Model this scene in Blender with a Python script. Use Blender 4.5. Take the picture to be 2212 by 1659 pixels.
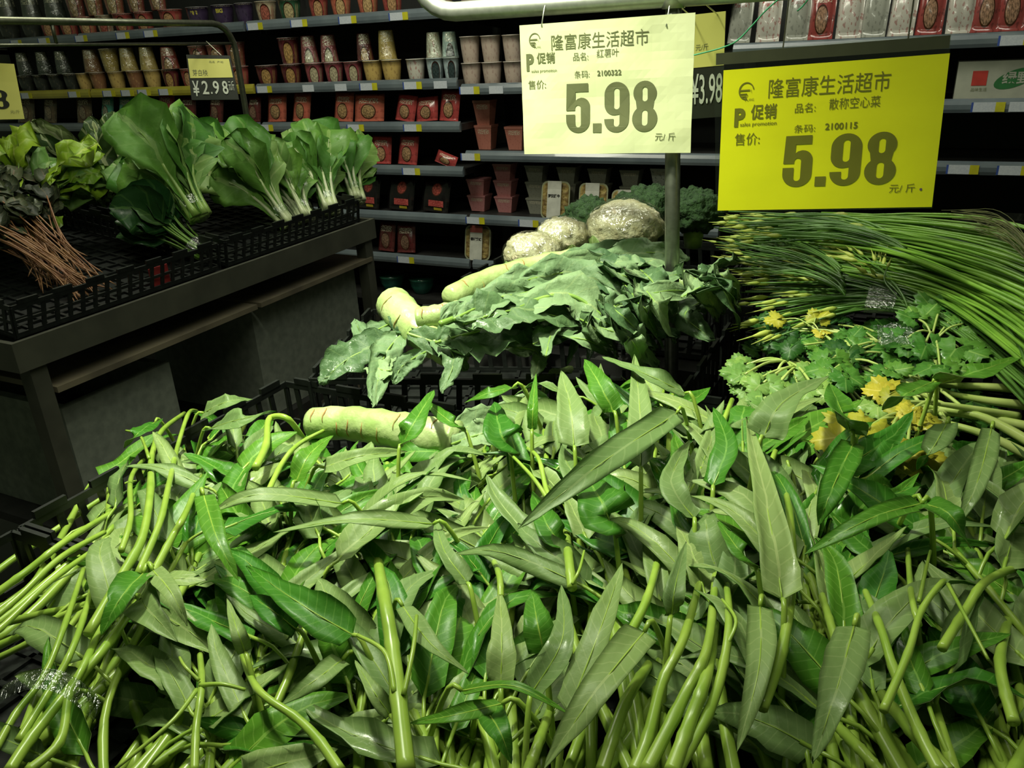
import bpy, math, random
from mathutils import Vector, Matrix, noise
for o in list(bpy.data.objects): bpy.data.objects.remove(o, do_unlink=True)
SC = bpy.context.scene
COL = SC.collection
random.seed(7)
R = math.radians
# ------------------------------------------------------------------ camera
F_PX, PITCH, YAW, ROLL = 1740.0, R(23.0), R(27.3), R(2.9)
CAM = Vector((0, 0, 1.5))
FWD = Vector((-math.sin(YAW) * math.cos(PITCH), math.cos(YAW) * math.cos(PITCH), -math.sin(PITCH)))
_r = Vector((math.cos(YAW), math.sin(YAW), 0)); _u = _r.cross(FWD)
RGT = _r * math.cos(ROLL) - _u * math.sin(ROLL)
UPV = _u * math.cos(ROLL) + _r * math.sin(ROLL)
cd = bpy.data.cameras.new('camera'); co = bpy.data.objects.new('camera', cd); COL.objects.link(co)
co.matrix_world = Matrix(((RGT.x, UPV.x, -FWD.x, CAM.x), (RGT.y, UPV.y, -FWD.y, CAM.y), (RGT.z, UPV.z, -FWD.z, CAM.z), (0, 0, 0, 1)))
cd.sensor_fit = 'HORIZONTAL'; cd.sensor_width = 36.0; cd.lens = F_PX / 2212 * 36; cd.clip_start = 0.02
SC.camera = co
# ------------------------------------------------------------------ world, lamps, exposure
W = bpy.data.worlds.new('world'); SC.world = W; W.use_nodes = True
W.node_tree.nodes['Background'].inputs[0].default_value = (0.55, 0.68, 0.42, 1)
W.node_tree.nodes['Background'].inputs[1].default_value = 0.055
SC.view_settings.view_transform = 'Standard'; SC.view_settings.look = 'None'
SC.view_settings.exposure = 0.85; SC.view_settings.gamma = 1.0; SC.view_settings.use_curve_mapping = False
def lamp(name, kind, loc, target, energy, color, **kw):
    d = bpy.data.lights.new(name, kind); d.energy = energy; d.color = color
    for k, v in kw.items(): setattr(d, k, v)
    o = bpy.data.objects.new(name, d); COL.objects.link(o); o.location = loc
    o.rotation_euler = (Vector(target) - Vector(loc)).to_track_quat('-Z', 'Y').to_euler()
    return o
lamp('produce_spot_lamp', 'SPOT', (-0.80, 0.78, 2.40), (-0.66, 1.04, 1.0), 84, (0.95, 1.0, 0.75), spot_size=R(74), spot_blend=1.0, shadow_soft_size=0.05)
lamp('tube_highlight_fill', 'AREA', (-0.60, 0.62, 2.45), (-0.55, 0.80, 0), 7, (0.97, 1.0, 0.78), shape='RECTANGLE', size=1.5, size_y=0.06)  # unseen light added to lay a long highlight along the steel tube
lamp('aisle_panel_lamp', 'AREA', (-2.2, 1.6, 3.1), (-2.3, 2.2, 0), 9.5, (1.0, 1.0, 0.78), shape='RECTANGLE', size=1.2, size_y=0.3)
lamp('shelf_panel_lamp', 'AREA', (-1.2, 2.4, 3.1), (-1.5, 3.5, 0.9), 19, (1.0, 1.0, 0.84), shape='RECTANGLE', size=3.0, size_y=0.25)
# ------------------------------------------------------------------ pixel helpers (2212 x 1659 frame)
def ray(x, y): return FWD + RGT * ((x - 1106) / F_PX) - UPV * ((y - 829.5) / F_PX)
def onZ(x, y, z): d = ray(x, y); return CAM + d * ((z - CAM.z) / d.z)
def onY(x, y, Y): d = ray(x, y); return CAM + d * ((Y - CAM.y) / d.y)
def onX(x, y, X): d = ray(x, y); return CAM + d * ((X - CAM.x) / d.x)
def atD(x, y, dep): return CAM + ray(x, y) * dep
def depth(p): return (p - CAM).dot(FWD)
# ------------------------------------------------------------------ object helpers
ORG = {}
def tag(o, label=None, cat=None, group=None, kind=None):
    if label: o['label'] = label
    if cat: o['category'] = cat
    if group: o['group'] = group
    if kind: o['kind'] = kind
    return o
def thing(name, label, cat, loc, group=None):
    o = bpy.data.objects.new(name, None); COL.objects.link(o); o.location = loc; o.empty_display_size = 0.05
    ORG[o.name] = Vector(loc)
    return tag(o, label, cat, group)
def org(o): return ORG.get(o.name, Vector((0, 0, 0))) if o else Vector((0, 0, 0))
def mk(name, V, F, mats, parent=None, mi=None, uv=None, smooth=True):
    V = [Vector(v) for v in V]
    if parent is not None: L = org(parent)
    else:
        n = len(V); L = Vector((sum(v.x for v in V) / n, sum(v.y for v in V) / n, min(v.z for v in V)))
    me = bpy.data.meshes.new(name)
    me.from_pydata([tuple(v - L) for v in V], [], F)
    if not isinstance(mats, (list, tuple)): mats = [mats]
    for m in mats: me.materials.append(m)
    if mi: me.polygons.foreach_set('material_index', mi)
    if smooth: me.polygons.foreach_set('use_smooth', [True] * len(F))
    if uv:
        l = me.uv_layers.new(name='UVMap'); idx = [0] * len(me.loops); me.loops.foreach_get('vertex_index', idx)
        l.data.foreach_set('uv', [c for i in idx for c in uv[i]])
    me.update()
    o = bpy.data.objects.new(name, me); COL.objects.link(o)
    if parent is not None: o.parent = parent; ORG[o.name] = L
    else: o.location = L; ORG[o.name] = L
    return o
def copy_tree(o, parent=None, loc=None, rz=None, label=None, mats=None):
    c = o.copy(); COL.objects.link(c); c.parent = parent
    if loc is not None: c.location = loc
    if rz is not None: c.rotation_euler = (0, 0, rz)
    if label: c['label'] = label
    for ch in o.children: copy_tree(ch, c)
    return c
class MB:
    def __init__(s): s.V = []; s.F = []; s.M = []; s.U = []
    def add(s, V, F, m=0, U=None):
        b = len(s.V); s.V += [Vector(v) for v in V]; s.F += [tuple(i + b for i in f) for f in F]; s.M += [m] * len(F)
        s.U += U if U else [(0.5, 0.5)] * len(V)
    def box(s, a, b, m=0, mat=None):
        x0, y0, z0 = a; x1, y1, z1 = b
        V = [Vector(p) for p in ((x0,y0,z0),(x1,y0,z0),(x1,y1,z0),(x0,y1,z0),(x0,y0,z1),(x1,y0,z1),(x1,y1,z1),(x0,y1,z1))]
        if mat: V = [mat @ v for v in V]
        s.add(V, [(0,3,2,1),(4,5,6,7),(0,1,5,4),(1,2,6,5),(2,3,7,6),(3,0,4,7)], m)
    def bar(s, p, q, w, h, m=0, up=(0,0,1)):
        p = Vector(p); q = Vector(q); t = (q - p).normalized(); sd = t.cross(Vector(up))
        if sd.length < 1e-4: sd = t.cross(Vector((1, 0, 0)))
        sd.normalize(); n = sd.cross(t)
        V = [c + sd * (a * w / 2) + n * (b * h / 2) for c in (p, q) for a, b in ((-1,-1),(1,-1),(1,1),(-1,1))]
        s.add(V, [(0,1,2,3),(7,6,5,4),(0,4,5,1),(1,5,6,2),(2,6,7,3),(3,7,4,0)], m)
    def tube(s, pts, rad, n=7, m=0, cap=True):
        pts = [Vector(p) for p in pts]; k = len(pts)
        if not isinstance(rad, (list, tuple)): rad = [rad] * k
        V = []; F = []; U = []; nr = None
        for i, p in enumerate(pts):
            t = (pts[min(i + 1, k - 1)] - pts[max(i - 1, 0)])
            t = t.normalized() if t.length > 1e-9 else Vector((0, 0, 1))
            if nr is None:
                nr = t.orthogonal().normalized()
            else:
                nr = nr - t * nr.dot(t); nr = nr.normalized() if nr.length > 1e-6 else t.orthogonal().normalized()
            b = t.cross(nr)
            for j in range(n):
                a = 2 * math.pi * j / n; V.append(p + (nr * math.cos(a) + b * math.sin(a)) * rad[i]); U.append((j / n, i / (k - 1)))
        for i in range(k - 1):
            for j in range(n): F.append((i*n+j, i*n+(j+1) % n, (i+1)*n+(j+1) % n, (i+1)*n+j))
        if cap: F.append(tuple(range(n - 1, -1, -1))); F.append(tuple((k-1)*n + j for j in range(n)))
        s.add(V, F, m, U)
    def lathe(s, prof, c=(0, 0, 0), n=20, m=0, sq=0.0):
        V = []; F = []; U = []
        for i, (r, z) in enumerate(prof):
            for j in range(n):
                a = 2 * math.pi * j / n; V.append(Vector(c) + Vector((r*math.cos(a), r*math.sin(a), z))); U.append((j / n, i / max(1, len(prof)-1)))
        for i in range(len(prof) - 1):
            for j in range(n): F.append((i*n+j, i*n+(j+1) % n, (i+1)*n+(j+1) % n, (i+1)*n+j))
        if prof[0][0] > 1e-5: F.append(tuple(range(n - 1, -1, -1)))
        if prof[-1][0] > 1e-5: F.append(tuple((len(prof)-1)*n + j for j in range(n)))
        s.add(V, F, m, U)
    def build(s, name, mats, parent=None, smooth=False):
        return mk(name, s.V, s.F, mats, parent, s.M, s.U, smooth)
def spline(P, n):
    """Catmull-Rom through points P, n samples"""
    P = [Vector(p) for p in P]; k = len(P)
    if k == 2: return [P[0].lerp(P[1], i / (n - 1)) for i in range(n)]
    out = []
    for i in range(n):
        t = i / (n - 1) * (k - 1); a = min(int(t), k - 2); t -= a
        p0 = P[max(a - 1, 0)]; p1 = P[a]; p2 = P[a + 1]; p3 = P[min(a + 2, k - 1)]
        out.append(0.5 * ((2 * p1) + (p2 - p0) * t + (2*p0 - 5*p1 + 4*p2 - p3) * t * t + (3*p1 - p0 - 3*p2 + p3) * t ** 3))
    return out
def sst(a, b, x):
    t = min(1, max(0, (x - a) / (b - a))); return t * t * (3 - 2 * t)
ORD = ['first', 'second', 'third', 'fourth', 'fifth', 'sixth', 'seventh', 'eighth', 'ninth', 'tenth', 'eleventh', 'twelfth', 'thirteenth', 'fourteenth', 'fifteenth', 'sixteenth', 'seventeenth', 'eighteenth', 'nineteenth', 'twentieth']
# ------------------------------------------------------------------ materials
def sl(r, g, b):
    f = lambda c: (c / 255 / 12.92) if c <= 10 else ((c / 255 + 0.055) / 1.055) ** 2.4
    return (f(r), f(g), f(b), 1)
MATS = {}
def mat(name, c1=None, c2=None, rough=0.5, scale=30, metal=0, bump=0.0, spec=0.5, alpha=1, trans=0, jitter=0.12, coat=0):
    if name in MATS: return MATS[name]
    m = bpy.data.materials.new(name); m.use_nodes = True; MATS[name] = m
    nt = m.node_tree; N = nt.nodes; L = nt.links; b = N['Principled BSDF']
    b.inputs['Roughness'].default_value = rough; b.inputs['Metallic'].default_value = metal
    b.inputs['Specular IOR Level'].default_value = spec; b.inputs['Alpha'].default_value = alpha
    b.inputs['Transmission Weight'].default_value = trans; b.inputs['Coat Weight'].default_value = coat
    if c2 is None: c2 = tuple(x * 0.82 for x in c1[:3]) + (1,)
    tc = N.new('ShaderNodeTexCoord'); nz = N.new('ShaderNodeTexNoise'); nz.inputs['Scale'].default_value = scale; nz.inputs['Detail'].default_value = 4
    L.new(tc.outputs['Object'], nz.inputs['Vector'])
    mx = N.new('ShaderNodeMixRGB'); mx.inputs[1].default_value = c1; mx.inputs[2].default_value = c2
    rp = N.new('ShaderNodeValToRGB'); rp.color_ramp.elements[0].position = 0.35; rp.color_ramp.elements[1].position = 0.65
    L.new(nz.outputs[0], rp.inputs[0]); L.new(rp.outputs[0], mx.inputs[0])
    last = mx.outputs[0]
    if jitter:
        oi = N.new('ShaderNodeObjectInfo'); hs = N.new('ShaderNodeHueSaturation'); mr = N.new('ShaderNodeMapRange')
        mr.inputs[3].default_value = 1 - jitter; mr.inputs[4].default_value = 1 + jitter
        L.new(oi.outputs['Random'], mr.inputs[0]); L.new(mr.outputs[0], hs.inputs['Value']); L.new(last, hs.inputs['Color']); last = hs.outputs[0]
    L.new(last, b.inputs['Base Color'])
    if bump:
        bp = N.new('ShaderNodeBump'); bp.inputs['Strength'].default_value = bump; bp.inputs['Distance'].default_value = 0.01
        L.new(nz.outputs[0], bp.inputs['Height']); L.new(bp.outputs[0], b.inputs['Normal'])
    return m
def leafmat(name, c1, c2, rib, rough=0.4, veins=14, vs=0.35, ribw=0.035, transl=0.22, wet=True, bump=0.25, spec=0.35):
    """leaf blade: UV x across the blade, y from base to tip; paler midrib and side veins, blotchy green"""
    m = bpy.data.materials.new(name); m.use_nodes = True; MATS[name] = m
    nt = m.node_tree; N = nt.nodes; L = nt.links; b = N['Principled BSDF']
    b.inputs['Specular IOR Level'].default_value = spec
    uv = N.new('ShaderNodeUVMap'); sp = N.new('ShaderNodeSeparateXYZ'); L.new(uv.outputs[0], sp.inputs[0])
    def M(op, a, bb=None, **k):
        n = N.new('ShaderNodeMath'); n.operation = op
        for i, v in enumerate((a, bb)):
            if v is None: continue
            if isinstance(v, (int, float)): n.inputs[i].default_value = v
            else: L.new(v, n.inputs[i])
        return n.outputs[0]
    au = M('ABSOLUTE', M('SUBTRACT', sp.outputs[0], 0.5))
    mid = M('LESS_THAN', au, ribw)
    ph = M('SINE', M('SUBTRACT', M('MULTIPLY', sp.outputs[1], veins * 6.28), M('MULTIPLY', au, 14)))
    ven = M('MULTIPLY', M('GREATER_THAN', ph, 0.93), vs)
    fac = M('MAXIMUM', M('MULTIPLY', mid, 0.75), ven)
    tc = N.new('ShaderNodeTexCoord'); nz = N.new('ShaderNodeTexNoise'); nz.inputs['Scale'].default_value = 38; nz.inputs['Detail'].default_value = 5
    L.new(tc.outputs['Object'], nz.inputs['Vector'])
    mx = N.new('ShaderNodeMixRGB'); mx.inputs[1].default_value = c1; mx.inputs[2].default_value = c2; L.new(nz.outputs[0], mx.inputs[0])
    m2 = N.new('ShaderNodeMixRGB'); L.new(fac, m2.inputs[0]); L.new(mx.outputs[0], m2.inputs[1]); m2.inputs[2].default_value = rib
    oi = N.new('ShaderNodeObjectInfo'); hs = N.new('ShaderNodeHueSaturation'); mr = N.new('ShaderNodeMapRange'); mr.inputs[3].default_value = 0.78; mr.inputs[4].default_value = 1.2
    L.new(oi.outputs['Random'], mr.inputs[0]); L.new(mr.outputs[0], hs.inputs['Value'])
    mr2 = N.new('ShaderNodeMapRange'); mr2.inputs[3].default_value = 0.515; mr2.inputs[4].default_value = 0.485; L.new(oi.outputs['Random'], mr2.inputs[0]); L.new(mr2.outputs[0], hs.inputs['Hue'])
    L.new(m2.outputs[0], hs.inputs['Color']); L.new(hs.outputs[0], b.inputs['Base Color'])
    n2 = N.new('ShaderNodeTexNoise'); n2.inputs['Scale'].default_value = 22; L.new(tc.outputs['Object'], n2.inputs['Vector'])
    rr = N.new('ShaderNodeMapRange'); rr.inputs[1].default_value = 0.56; rr.inputs[2].default_value = 0.68; rr.inputs[3].default_value = rough; rr.inputs[4].default_value = 0.16 if wet else rough
    L.new(n2.outputs[0], rr.inputs[0]); L.new(rr.outputs[0], b.inputs['Roughness'])
    bp = N.new('ShaderNodeBump'); bp.inputs['Strength'].default_value = bump; bp.inputs['Distance'].default_value = 0.006
    L.new(M('ADD', nz.outputs[0], M('MULTIPLY', fac, -0.5)), bp.inputs['Height']); L.new(bp.outputs[0], b.inputs['Normal'])
    if transl:
        tr = N.new('ShaderNodeBsdfTranslucent'); L.new(hs.outputs[0], tr.inputs[0]); ms = N.new('ShaderNodeMixShader'); ms.inputs[0].default_value = transl
        L.new(b.outputs[0], ms.inputs[1]); L.new(tr.outputs[0], ms.inputs[2]); L.new(ms.outputs[0], N['Material Output'].inputs[0])
    return m
def filmmat(name, tint=(0.95, 1, 0.93, 1), gl=0.22, scale=60, bump=0.8, rough=0.12):
    m = bpy.data.materials.new(name); m.use_nodes = True; MATS[name] = m
    nt = m.node_tree; N = nt.nodes; L = nt.links; N.remove(N['Principled BSDF'])
    tr = N.new('ShaderNodeBsdfTransparent'); tr.inputs[0].default_value = tint
    g = N.new('ShaderNodeBsdfGlossy'); g.inputs['Roughness'].default_value = rough
    tc = N.new('ShaderNodeTexCoord'); nz = N.new('ShaderNodeTexNoise'); nz.inputs['Scale'].default_value = scale; nz.inputs['Detail'].default_value = 3; nz.inputs['Distortion'].default_value = 1.5
    L.new(tc.outputs['Object'], nz.inputs['Vector']); bp = N.new('ShaderNodeBump'); bp.inputs['Strength'].default_value = bump; bp.inputs['Distance'].default_value = 0.01
    L.new(nz.outputs[0], bp.inputs['Height']); L.new(bp.outputs[0], g.inputs['Normal'])
    ms = N.new('ShaderNodeMixShader'); ms.inputs[0].default_value = gl
    L.new(tr.outputs[0], ms.inputs[1]); L.new(g.outputs[0], ms.inputs[2]); L.new(ms.outputs[0], N['Material Output'].inputs[0])
    return m
BLACKP = mat('black_crate_plastic', sl(26, 30, 27), sl(16, 19, 17), rough=0.42, scale=60)
STEEL = mat('stainless_steel', sl(222, 224, 214), sl(205, 208, 198), rough=0.42, metal=0.85, scale=80, jitter=0)
GREYMET = mat('grey_painted_metal', sl(76, 77, 66), sl(64, 65, 56), rough=0.45, scale=12, jitter=0.03)
DARKMET = mat('dark_shelf_metal', sl(44, 44, 42), sl(34, 34, 33), rough=0.5, scale=15, jitter=0.05)
BACKM = mat('dark_back_panel', sl(30, 32, 29), sl(22, 24, 22), rough=0.7, scale=8, jitter=0.03)
RAILM = mat('price_rail_plastic', sl(112, 122, 126), sl(92, 102, 108), rough=0.25, scale=6, jitter=0.08, spec=0.9, coat=0.6)
RAILY = mat('yellow_price_rail', sl(176, 170, 60), sl(160, 150, 50), rough=0.25, scale=6, jitter=0.05, coat=0.5)
WHITEC = mat('white_card', sl(205, 210, 215), sl(190, 196, 205), rough=0.5, scale=200, jitter=0.04)
BLUEC = mat('blue_card_print', sl(60, 85, 160), rough=0.5, jitter=0)
YELC = mat('yellow_card', sl(205, 200, 40), rough=0.5, jitter=0.03)
FILM = filmmat('clear_film')
CLEAR = filmmat('clear_plastic_sleeve', (0.97, 0.99, 0.95, 1), 0.06, 20, 0.05, 0.12)
INK = mat('glare_paled_black_ink', sl(112, 116, 78), sl(104, 108, 72), rough=0.6, jitter=0)  # black print lightened: veiling lens glare is mixed into the ink colour
INKD = mat('black_ink', sl(30, 32, 24), rough=0.6, jitter=0)
CHALK = mat('white_print', sl(190, 195, 180), rough=0.6, jitter=0)
# ================================================================== room
FLOORM = mat('floor_tile', sl(66, 62, 50), sl(54, 52, 42), rough=0.35, scale=3, jitter=0)
WALLM = mat('wall_paint', sl(70, 72, 64), sl(60, 62, 55), rough=0.8, scale=3, jitter=0)
m = MB(); m.box((-7, -1.5, -0.1), (3, 4.3, 0)); tag(m.build('floor', FLOORM), kind='structure')
m = MB(); m.box((-7, 4.05, 0), (3, 4.2, 3.4)); tag(m.build('wall_back', WALLM), kind='structure')
# ================================================================== shelving along the back wall
YW = 3.5
ZS_A = [1.65, 1.345, 1.15, 0.94, 0.705, 0.48, 0.25]
ZS_B = [1.637, 1.317, 1.016, 0.71, 0.48, 0.25]
ZS_C = [1.44, 1.221, 1.001, 0.74, 0.48, 0.25]
# (x0, x1, shelf heights, label, yellow rail indices)
BAYS = [(-5.85, -4.55, ZS_A, 'dark metal shelving bay at the far left behind the cut-off yellow price card', (1,)),
        (-4.55, -3.25, ZS_A, 'dark metal shelving bay with yellow price rail behind the small black price board', (1,)),
        (-3.25, -2.0, ZS_A, 'dark metal shelving bay of noodle cups and red packets beside the bent steel tube', ()),
        (-2.0, -0.75, ZS_B, 'dark metal shelving bay of tubs and trays behind the pale price sheet', ()),
        (-0.75, 1.2, ZS_C, 'dark metal shelving bay at the right behind the bright yellow price sheet', ())]
TAGS = {(-5.85, 0): [(40, 0), (100, 0)], (-4.55, 0): [(180, 0), (270, 0), (330, 0)], (-3.25, 0): [(555, 0), (650, 0), (755, 0), (865, 0)],
        (-5.85, 1): [(62, 0), (165, 0)], (-4.55, 1): [(240, 0), (280, 0), (316, 0), (362, 0)], (-3.25, 1): [(575, 0), (670, 1), (740, 1), (800, 0), (895, 0), (955, 1)],
        (-5.85, 2): [(70, 0)], (-4.55, 2): [(228, 0), (428, 0), (483, 0)], (-3.25, 2): [(578, 0), (668, 0), (772, 0), (895, 0)],
        (-3.25, 3): [(785, 0), (892, 0)], (-3.25, 5): [(880, 0)],
        (-2.0, 0): [(1010, 0)], (-2.0, 1): [(1018, 0), (1075, 1)], (-2.0, 2): [(1020, 0)], (-2.0, 3): [(1030, 0), (1145, 0)],
        (-0.75, 0): [(2195, 0)], (-0.75, 1): [(2135, 0), (2205, 1)], (-0.75, 2): [(2080, 0), (2190, 0)]}
RAILPROF = [(0.0, -0.024), (-0.012, -0.024), (-0.016, -0.012), (-0.016, 0.004), (-0.009, 0.018), (0.0, 0.024)]
def pxX(px, z):
    """X on the shelf-front plane of the pixel column px at height z"""
    lo, hi = -900.0, 2500.0
    for _ in range(40):
        mid = (lo + hi) / 2; p = onY(px, mid, YW)
        if p.z > z: lo = mid
        else: hi = mid
    return onY(px, mid, YW).x
for bi, (x0, x1, ZS, lab, yel) in enumerate(BAYS):
    t = thing('shelving_unit', lab, 'shelf', ((x0 + x1) / 2, 3.75, 0))
    m = MB(); m.box((x0, 3.97, 0.0), (x1, 4.0, 2.3)); m.build('back_panel', BACKM, t)
    for xx in (x0 + 0.012, x1 - 0.012):
        m = MB(); m.box((xx - 0.012, 3.56, 0), (xx + 0.012, 3.97, 0.06)); m.box((xx - 0.012, 3.9, 0.06), (xx + 0.012, 3.97, 2.3)); m.build('upright', DARKMET, t)
    for si, z in enumerate(ZS):
        m = MB(); m.box((x0 + 0.004, YW, z - 0.03), (x1 - 0.004, 3.965, z)); 
        for xx in (x0 + 0.02, x1 - 0.02): m.bar((xx, 3.95, z - 0.06), (xx, 3.62, z - 0.035), 0.006, 0.03)
        s = m.build('shelf', DARKMET, t)
        if si == len(ZS) - 1: continue
        V = []; F = []; k = len(RAILPROF)
        for xx in (x0 + 0.01, x1 - 0.01):
            V += [(xx, YW + a, z - 0.012 + b) for a, b in RAILPROF]
        F = [(i, i + 1, k + i + 1, k + i) for i in range(k - 1)] + [(k - 1, 0, k, 2 * k - 1), tuple(range(k)), tuple(range(2 * k - 1, k - 1, -1))]
        mk('price_rail', V, F, RAILY if si in yel else RAILM, s, smooth=False)
        for px, plain in TAGS.get((x0, si), []):
            X = pxX(px, z - 0.012); 
            if plain: w = 0.072; cols = [(-w / 2, w / 2, 0)]
            else: cols = [(-0.055, -0.048, 1), (-0.048, 0.022, 0), (0.022, 0.052, 2)]
            m = MB()
            for a, b, mi in cols: m.box((X + a, YW - 0.0178, z - 0.033), (X + b, YW - 0.0162, z + 0.0), mi)
            m.build('price_tag', [WHITEC, BLUEC, YELC], s)
# ------------------------------------------------------------------ printed packaging
def printmat(name, base, accent, dish=None, rep=3.0, rough=0.3, text=None, dc=(0.5, 0.34), dr=0.27):
    if name in MATS: return MATS[name]
    ds = lambda c: c and tuple(x * 0.74 + 0.26 * (c[0] * .3 + c[1] * .5 + c[2] * .2) for x in c[:3]) + (1,)
    base, accent, dish = ds(base), ds(accent), ds(dish)
    m = bpy.data.materials.new(name); m.use_nodes = True; MATS[name] = m
    nt = m.node_tree; N = nt.nodes; L = nt.links; b = N['Principled BSDF']; b.inputs['Roughness'].default_value = rough; b.inputs['Coat Weight'].default_value = 0.3
    uv = N.new('ShaderNodeUVMap'); sp = N.new('ShaderNodeSeparateXYZ'); L.new(uv.outputs[0], sp.inputs[0])
    def M(op, a, bb=None, cc=None):
        n = N.new('ShaderNodeMath'); n.operation = op
        for i, v in enumerate((a, bb, cc)):
            if v is None: continue
            if isinstance(v, (int, float)): n.inputs[i].default_value = v
            else: L.new(v, n.inputs[i])
        return n.outputs[0]
    u = M('FRACT', M('MULTIPLY', sp.outputs[0], rep)); v = sp.outputs[1]
    cx = N.new('ShaderNodeCombineXYZ'); L.new(u, cx.inputs[0]); L.new(v, cx.inputs[1])
    nz = N.new('ShaderNodeTexNoise'); nz.inputs['Scale'].default_value = 7; nz.inputs['Detail'].default_value = 3; L.new(cx.outputs[0], nz.inputs['Vector'])
    def mixc(f, c, prev):
        x = N.new('ShaderNodeMixRGB'); L.new(f, x.inputs[0]); x.inputs[2].default_value = c
        if isinstance(prev, tuple): x.inputs[1].default_value = prev
        else: L.new(prev, x.inputs[1])
        return x.outputs[0]
    cur = mixc(M('MULTIPLY', M('GREATER_THAN', nz.outputs[0], 0.57), 0.6), accent, base)
    # a band of glyph-like marks
    tx = N.new('ShaderNodeTexNoise'); tx.inputs['Scale'].default_value = 26; tx.inputs['Detail'].default_value = 1; L.new(cx.outputs[0], tx.inputs['Vector'])
    band = M('MULTIPLY', M('GREATER_THAN', v, 0.64), M('LESS_THAN', v, 0.83)); band = M('MULTIPLY', band, M('MULTIPLY', M('GREATER_THAN', u, 0.16), M('LESS_THAN', u, 0.84)))
    cur = mixc(M('MULTIPLY', band, M('GREATER_THAN', tx.outputs[0], 0.52)), text or sl(215, 205, 180), cur)
    if dish:
        du = M('SUBTRACT', u, dc[0]); dv = M('SUBTRACT', v, dc[1]); d = M('SQRT', M('ADD', M('MULTIPLY', du, du), M('MULTIPLY', dv, dv)))
        cur = mixc(M('LESS_THAN', d, dr), sl(60, 30, 18), cur)
        n3 = N.new('ShaderNodeTexNoise'); n3.inputs['Scale'].default_value = 18; L.new(cx.outputs[0], n3.inputs['Vector'])
        cr = N.new('ShaderNodeValToRGB'); cr.color_ramp.elements[0].color = tuple(x * 0.35 for x in dish[:3]) + (1,); cr.color_ramp.elements[0].position = 0.38; cr.color_ramp.elements[1].color = dish; cr.color_ramp.elements[1].position = 0.62
        L.new(n3.outputs[0], cr.inputs[0])
        x = N.new('ShaderNodeMixRGB'); L.new(M('LESS_THAN', d, dr * 0.86), x.inputs[0]); L.new(cur, x.inputs[1]); L.new(cr.outputs[0], x.inputs[2]); cur = x.outputs[0]
    L.new(cur, b.inputs['Base Color'])
    return m
CUPC = {'red': (sl(176, 56, 44), sl(120, 30, 26), sl(205, 150, 80)), 'orange': (sl(205, 92, 50), sl(150, 50, 30), sl(215, 170, 90)), 'purple': (sl(62, 44, 78), sl(40, 28, 52), None),
        'cream': (sl(196, 176, 130), sl(150, 70, 50), sl(190, 90, 60)), 'green': (sl(40, 96, 58), sl(24, 60, 36), sl(200, 180, 110)), 'dark': (sl(52, 58, 48), sl(84, 82, 58), None),
        'yellow': (sl(205, 168, 48), sl(150, 112, 30), None), 'brown': (sl(150, 96, 46), sl(190, 140, 60), None), 'maroon': (sl(112, 34, 40), sl(70, 20, 24), sl(200, 150, 50)),
        'pinkish red': (sl(170, 62, 74), sl(120, 40, 50), sl(205, 190, 140)), 'white': (sl(205, 200, 180), sl(170, 60, 54), None), 'pale blue': (sl(176, 200, 200), sl(90, 120, 130), sl(60, 80, 80)),
        'beige': (sl(196, 172, 150), sl(170, 130, 116), None), 'tan': (sl(190, 160, 110), sl(150, 110, 70), None)}
LIDM = mat('cup_lid_foil', sl(200, 200, 190), rough=0.3, jitter=0.05, coat=0.4)
def cup(loc, w, h, col, label, lidc=None, inv=False, group=None, shiny=False):
    """tapered noodle cup with rolled rim and foil lid; inv turns it over"""
    t = thing('noodle_cup', label, 'cup', loc, group)
    r1 = w / 2; r0 = r1 * 0.76; c = Vector(loc)
    bm_ = printmat('cup_print_' + col.replace(' ', '_'), CUPC[col][0], CUPC[col][1], CUPC[col][2], rough=0.28)
    pr = [(r0 * 0.94, 0.0), (r0, 0.004), (r0 + (r1 - r0) * 0.33, h * 0.33), (r0 + (r1 - r0) * 0.66, h * 0.66), (r1 * 0.97, h * 0.96), (r1 * 1.03, h * 0.965), (r1 * 1.03, h * 0.99)]
    ld = [(r1 * 1.03, h * 0.99), (r1 * 1.0, h), (r1 * 0.4, h * 1.004)]
    if inv: pr = [(a, h - b) for a, b in pr][::-1]; ld = [(a, h - b) for a, b in ld][::-1]
    m = MB(); m.lathe(pr, c, 18); m.build('body', bm_, t, True)
    m = MB(); m.lathe(ld, c, 18); m.build('lid', LIDM, t, True)
    if shiny:
        sp = [(a * 1.02 + 0.001, b) for a, b in pr]; m = MB(); m.lathe(sp, c, 12); m.build('shrink_wrap', FILM, t, True)
    return t
def row(shelf_z, items, rowname, dy=0.075, word='noodle cup'):
    """items: (px, width_px, height_px, colour, tier, inverted, shiny)"""
    cnt = {}
    for px, wp, hp, col, tier, inv, shiny in sorted(items):
        base_z = shelf_z + 0.001
        X = pxX(px, shelf_z + 0.03); s = depth(Vector((X, YW + dy, shelf_z))) / F_PX
        d = (Vector((X, YW + dy, shelf_z + .05)) - CAM); X2 = X * (1 + dy / YW)
        k = (col, tier); cnt[k] = cnt.get(k, 0) + 1
        lab = f'{col} noodle cup, {ORD[cnt[k]-1]} of its colour from left, {("lower","upper")[tier]} tier, {rowname}'
        cup((X2, YW + dy, base_z + tier * (0.1005)), wp * s, 0.1 if tier == 0 else hp * s, col, lab, inv=inv, group='noodle cups on the back shelves', shiny=shiny)
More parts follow.
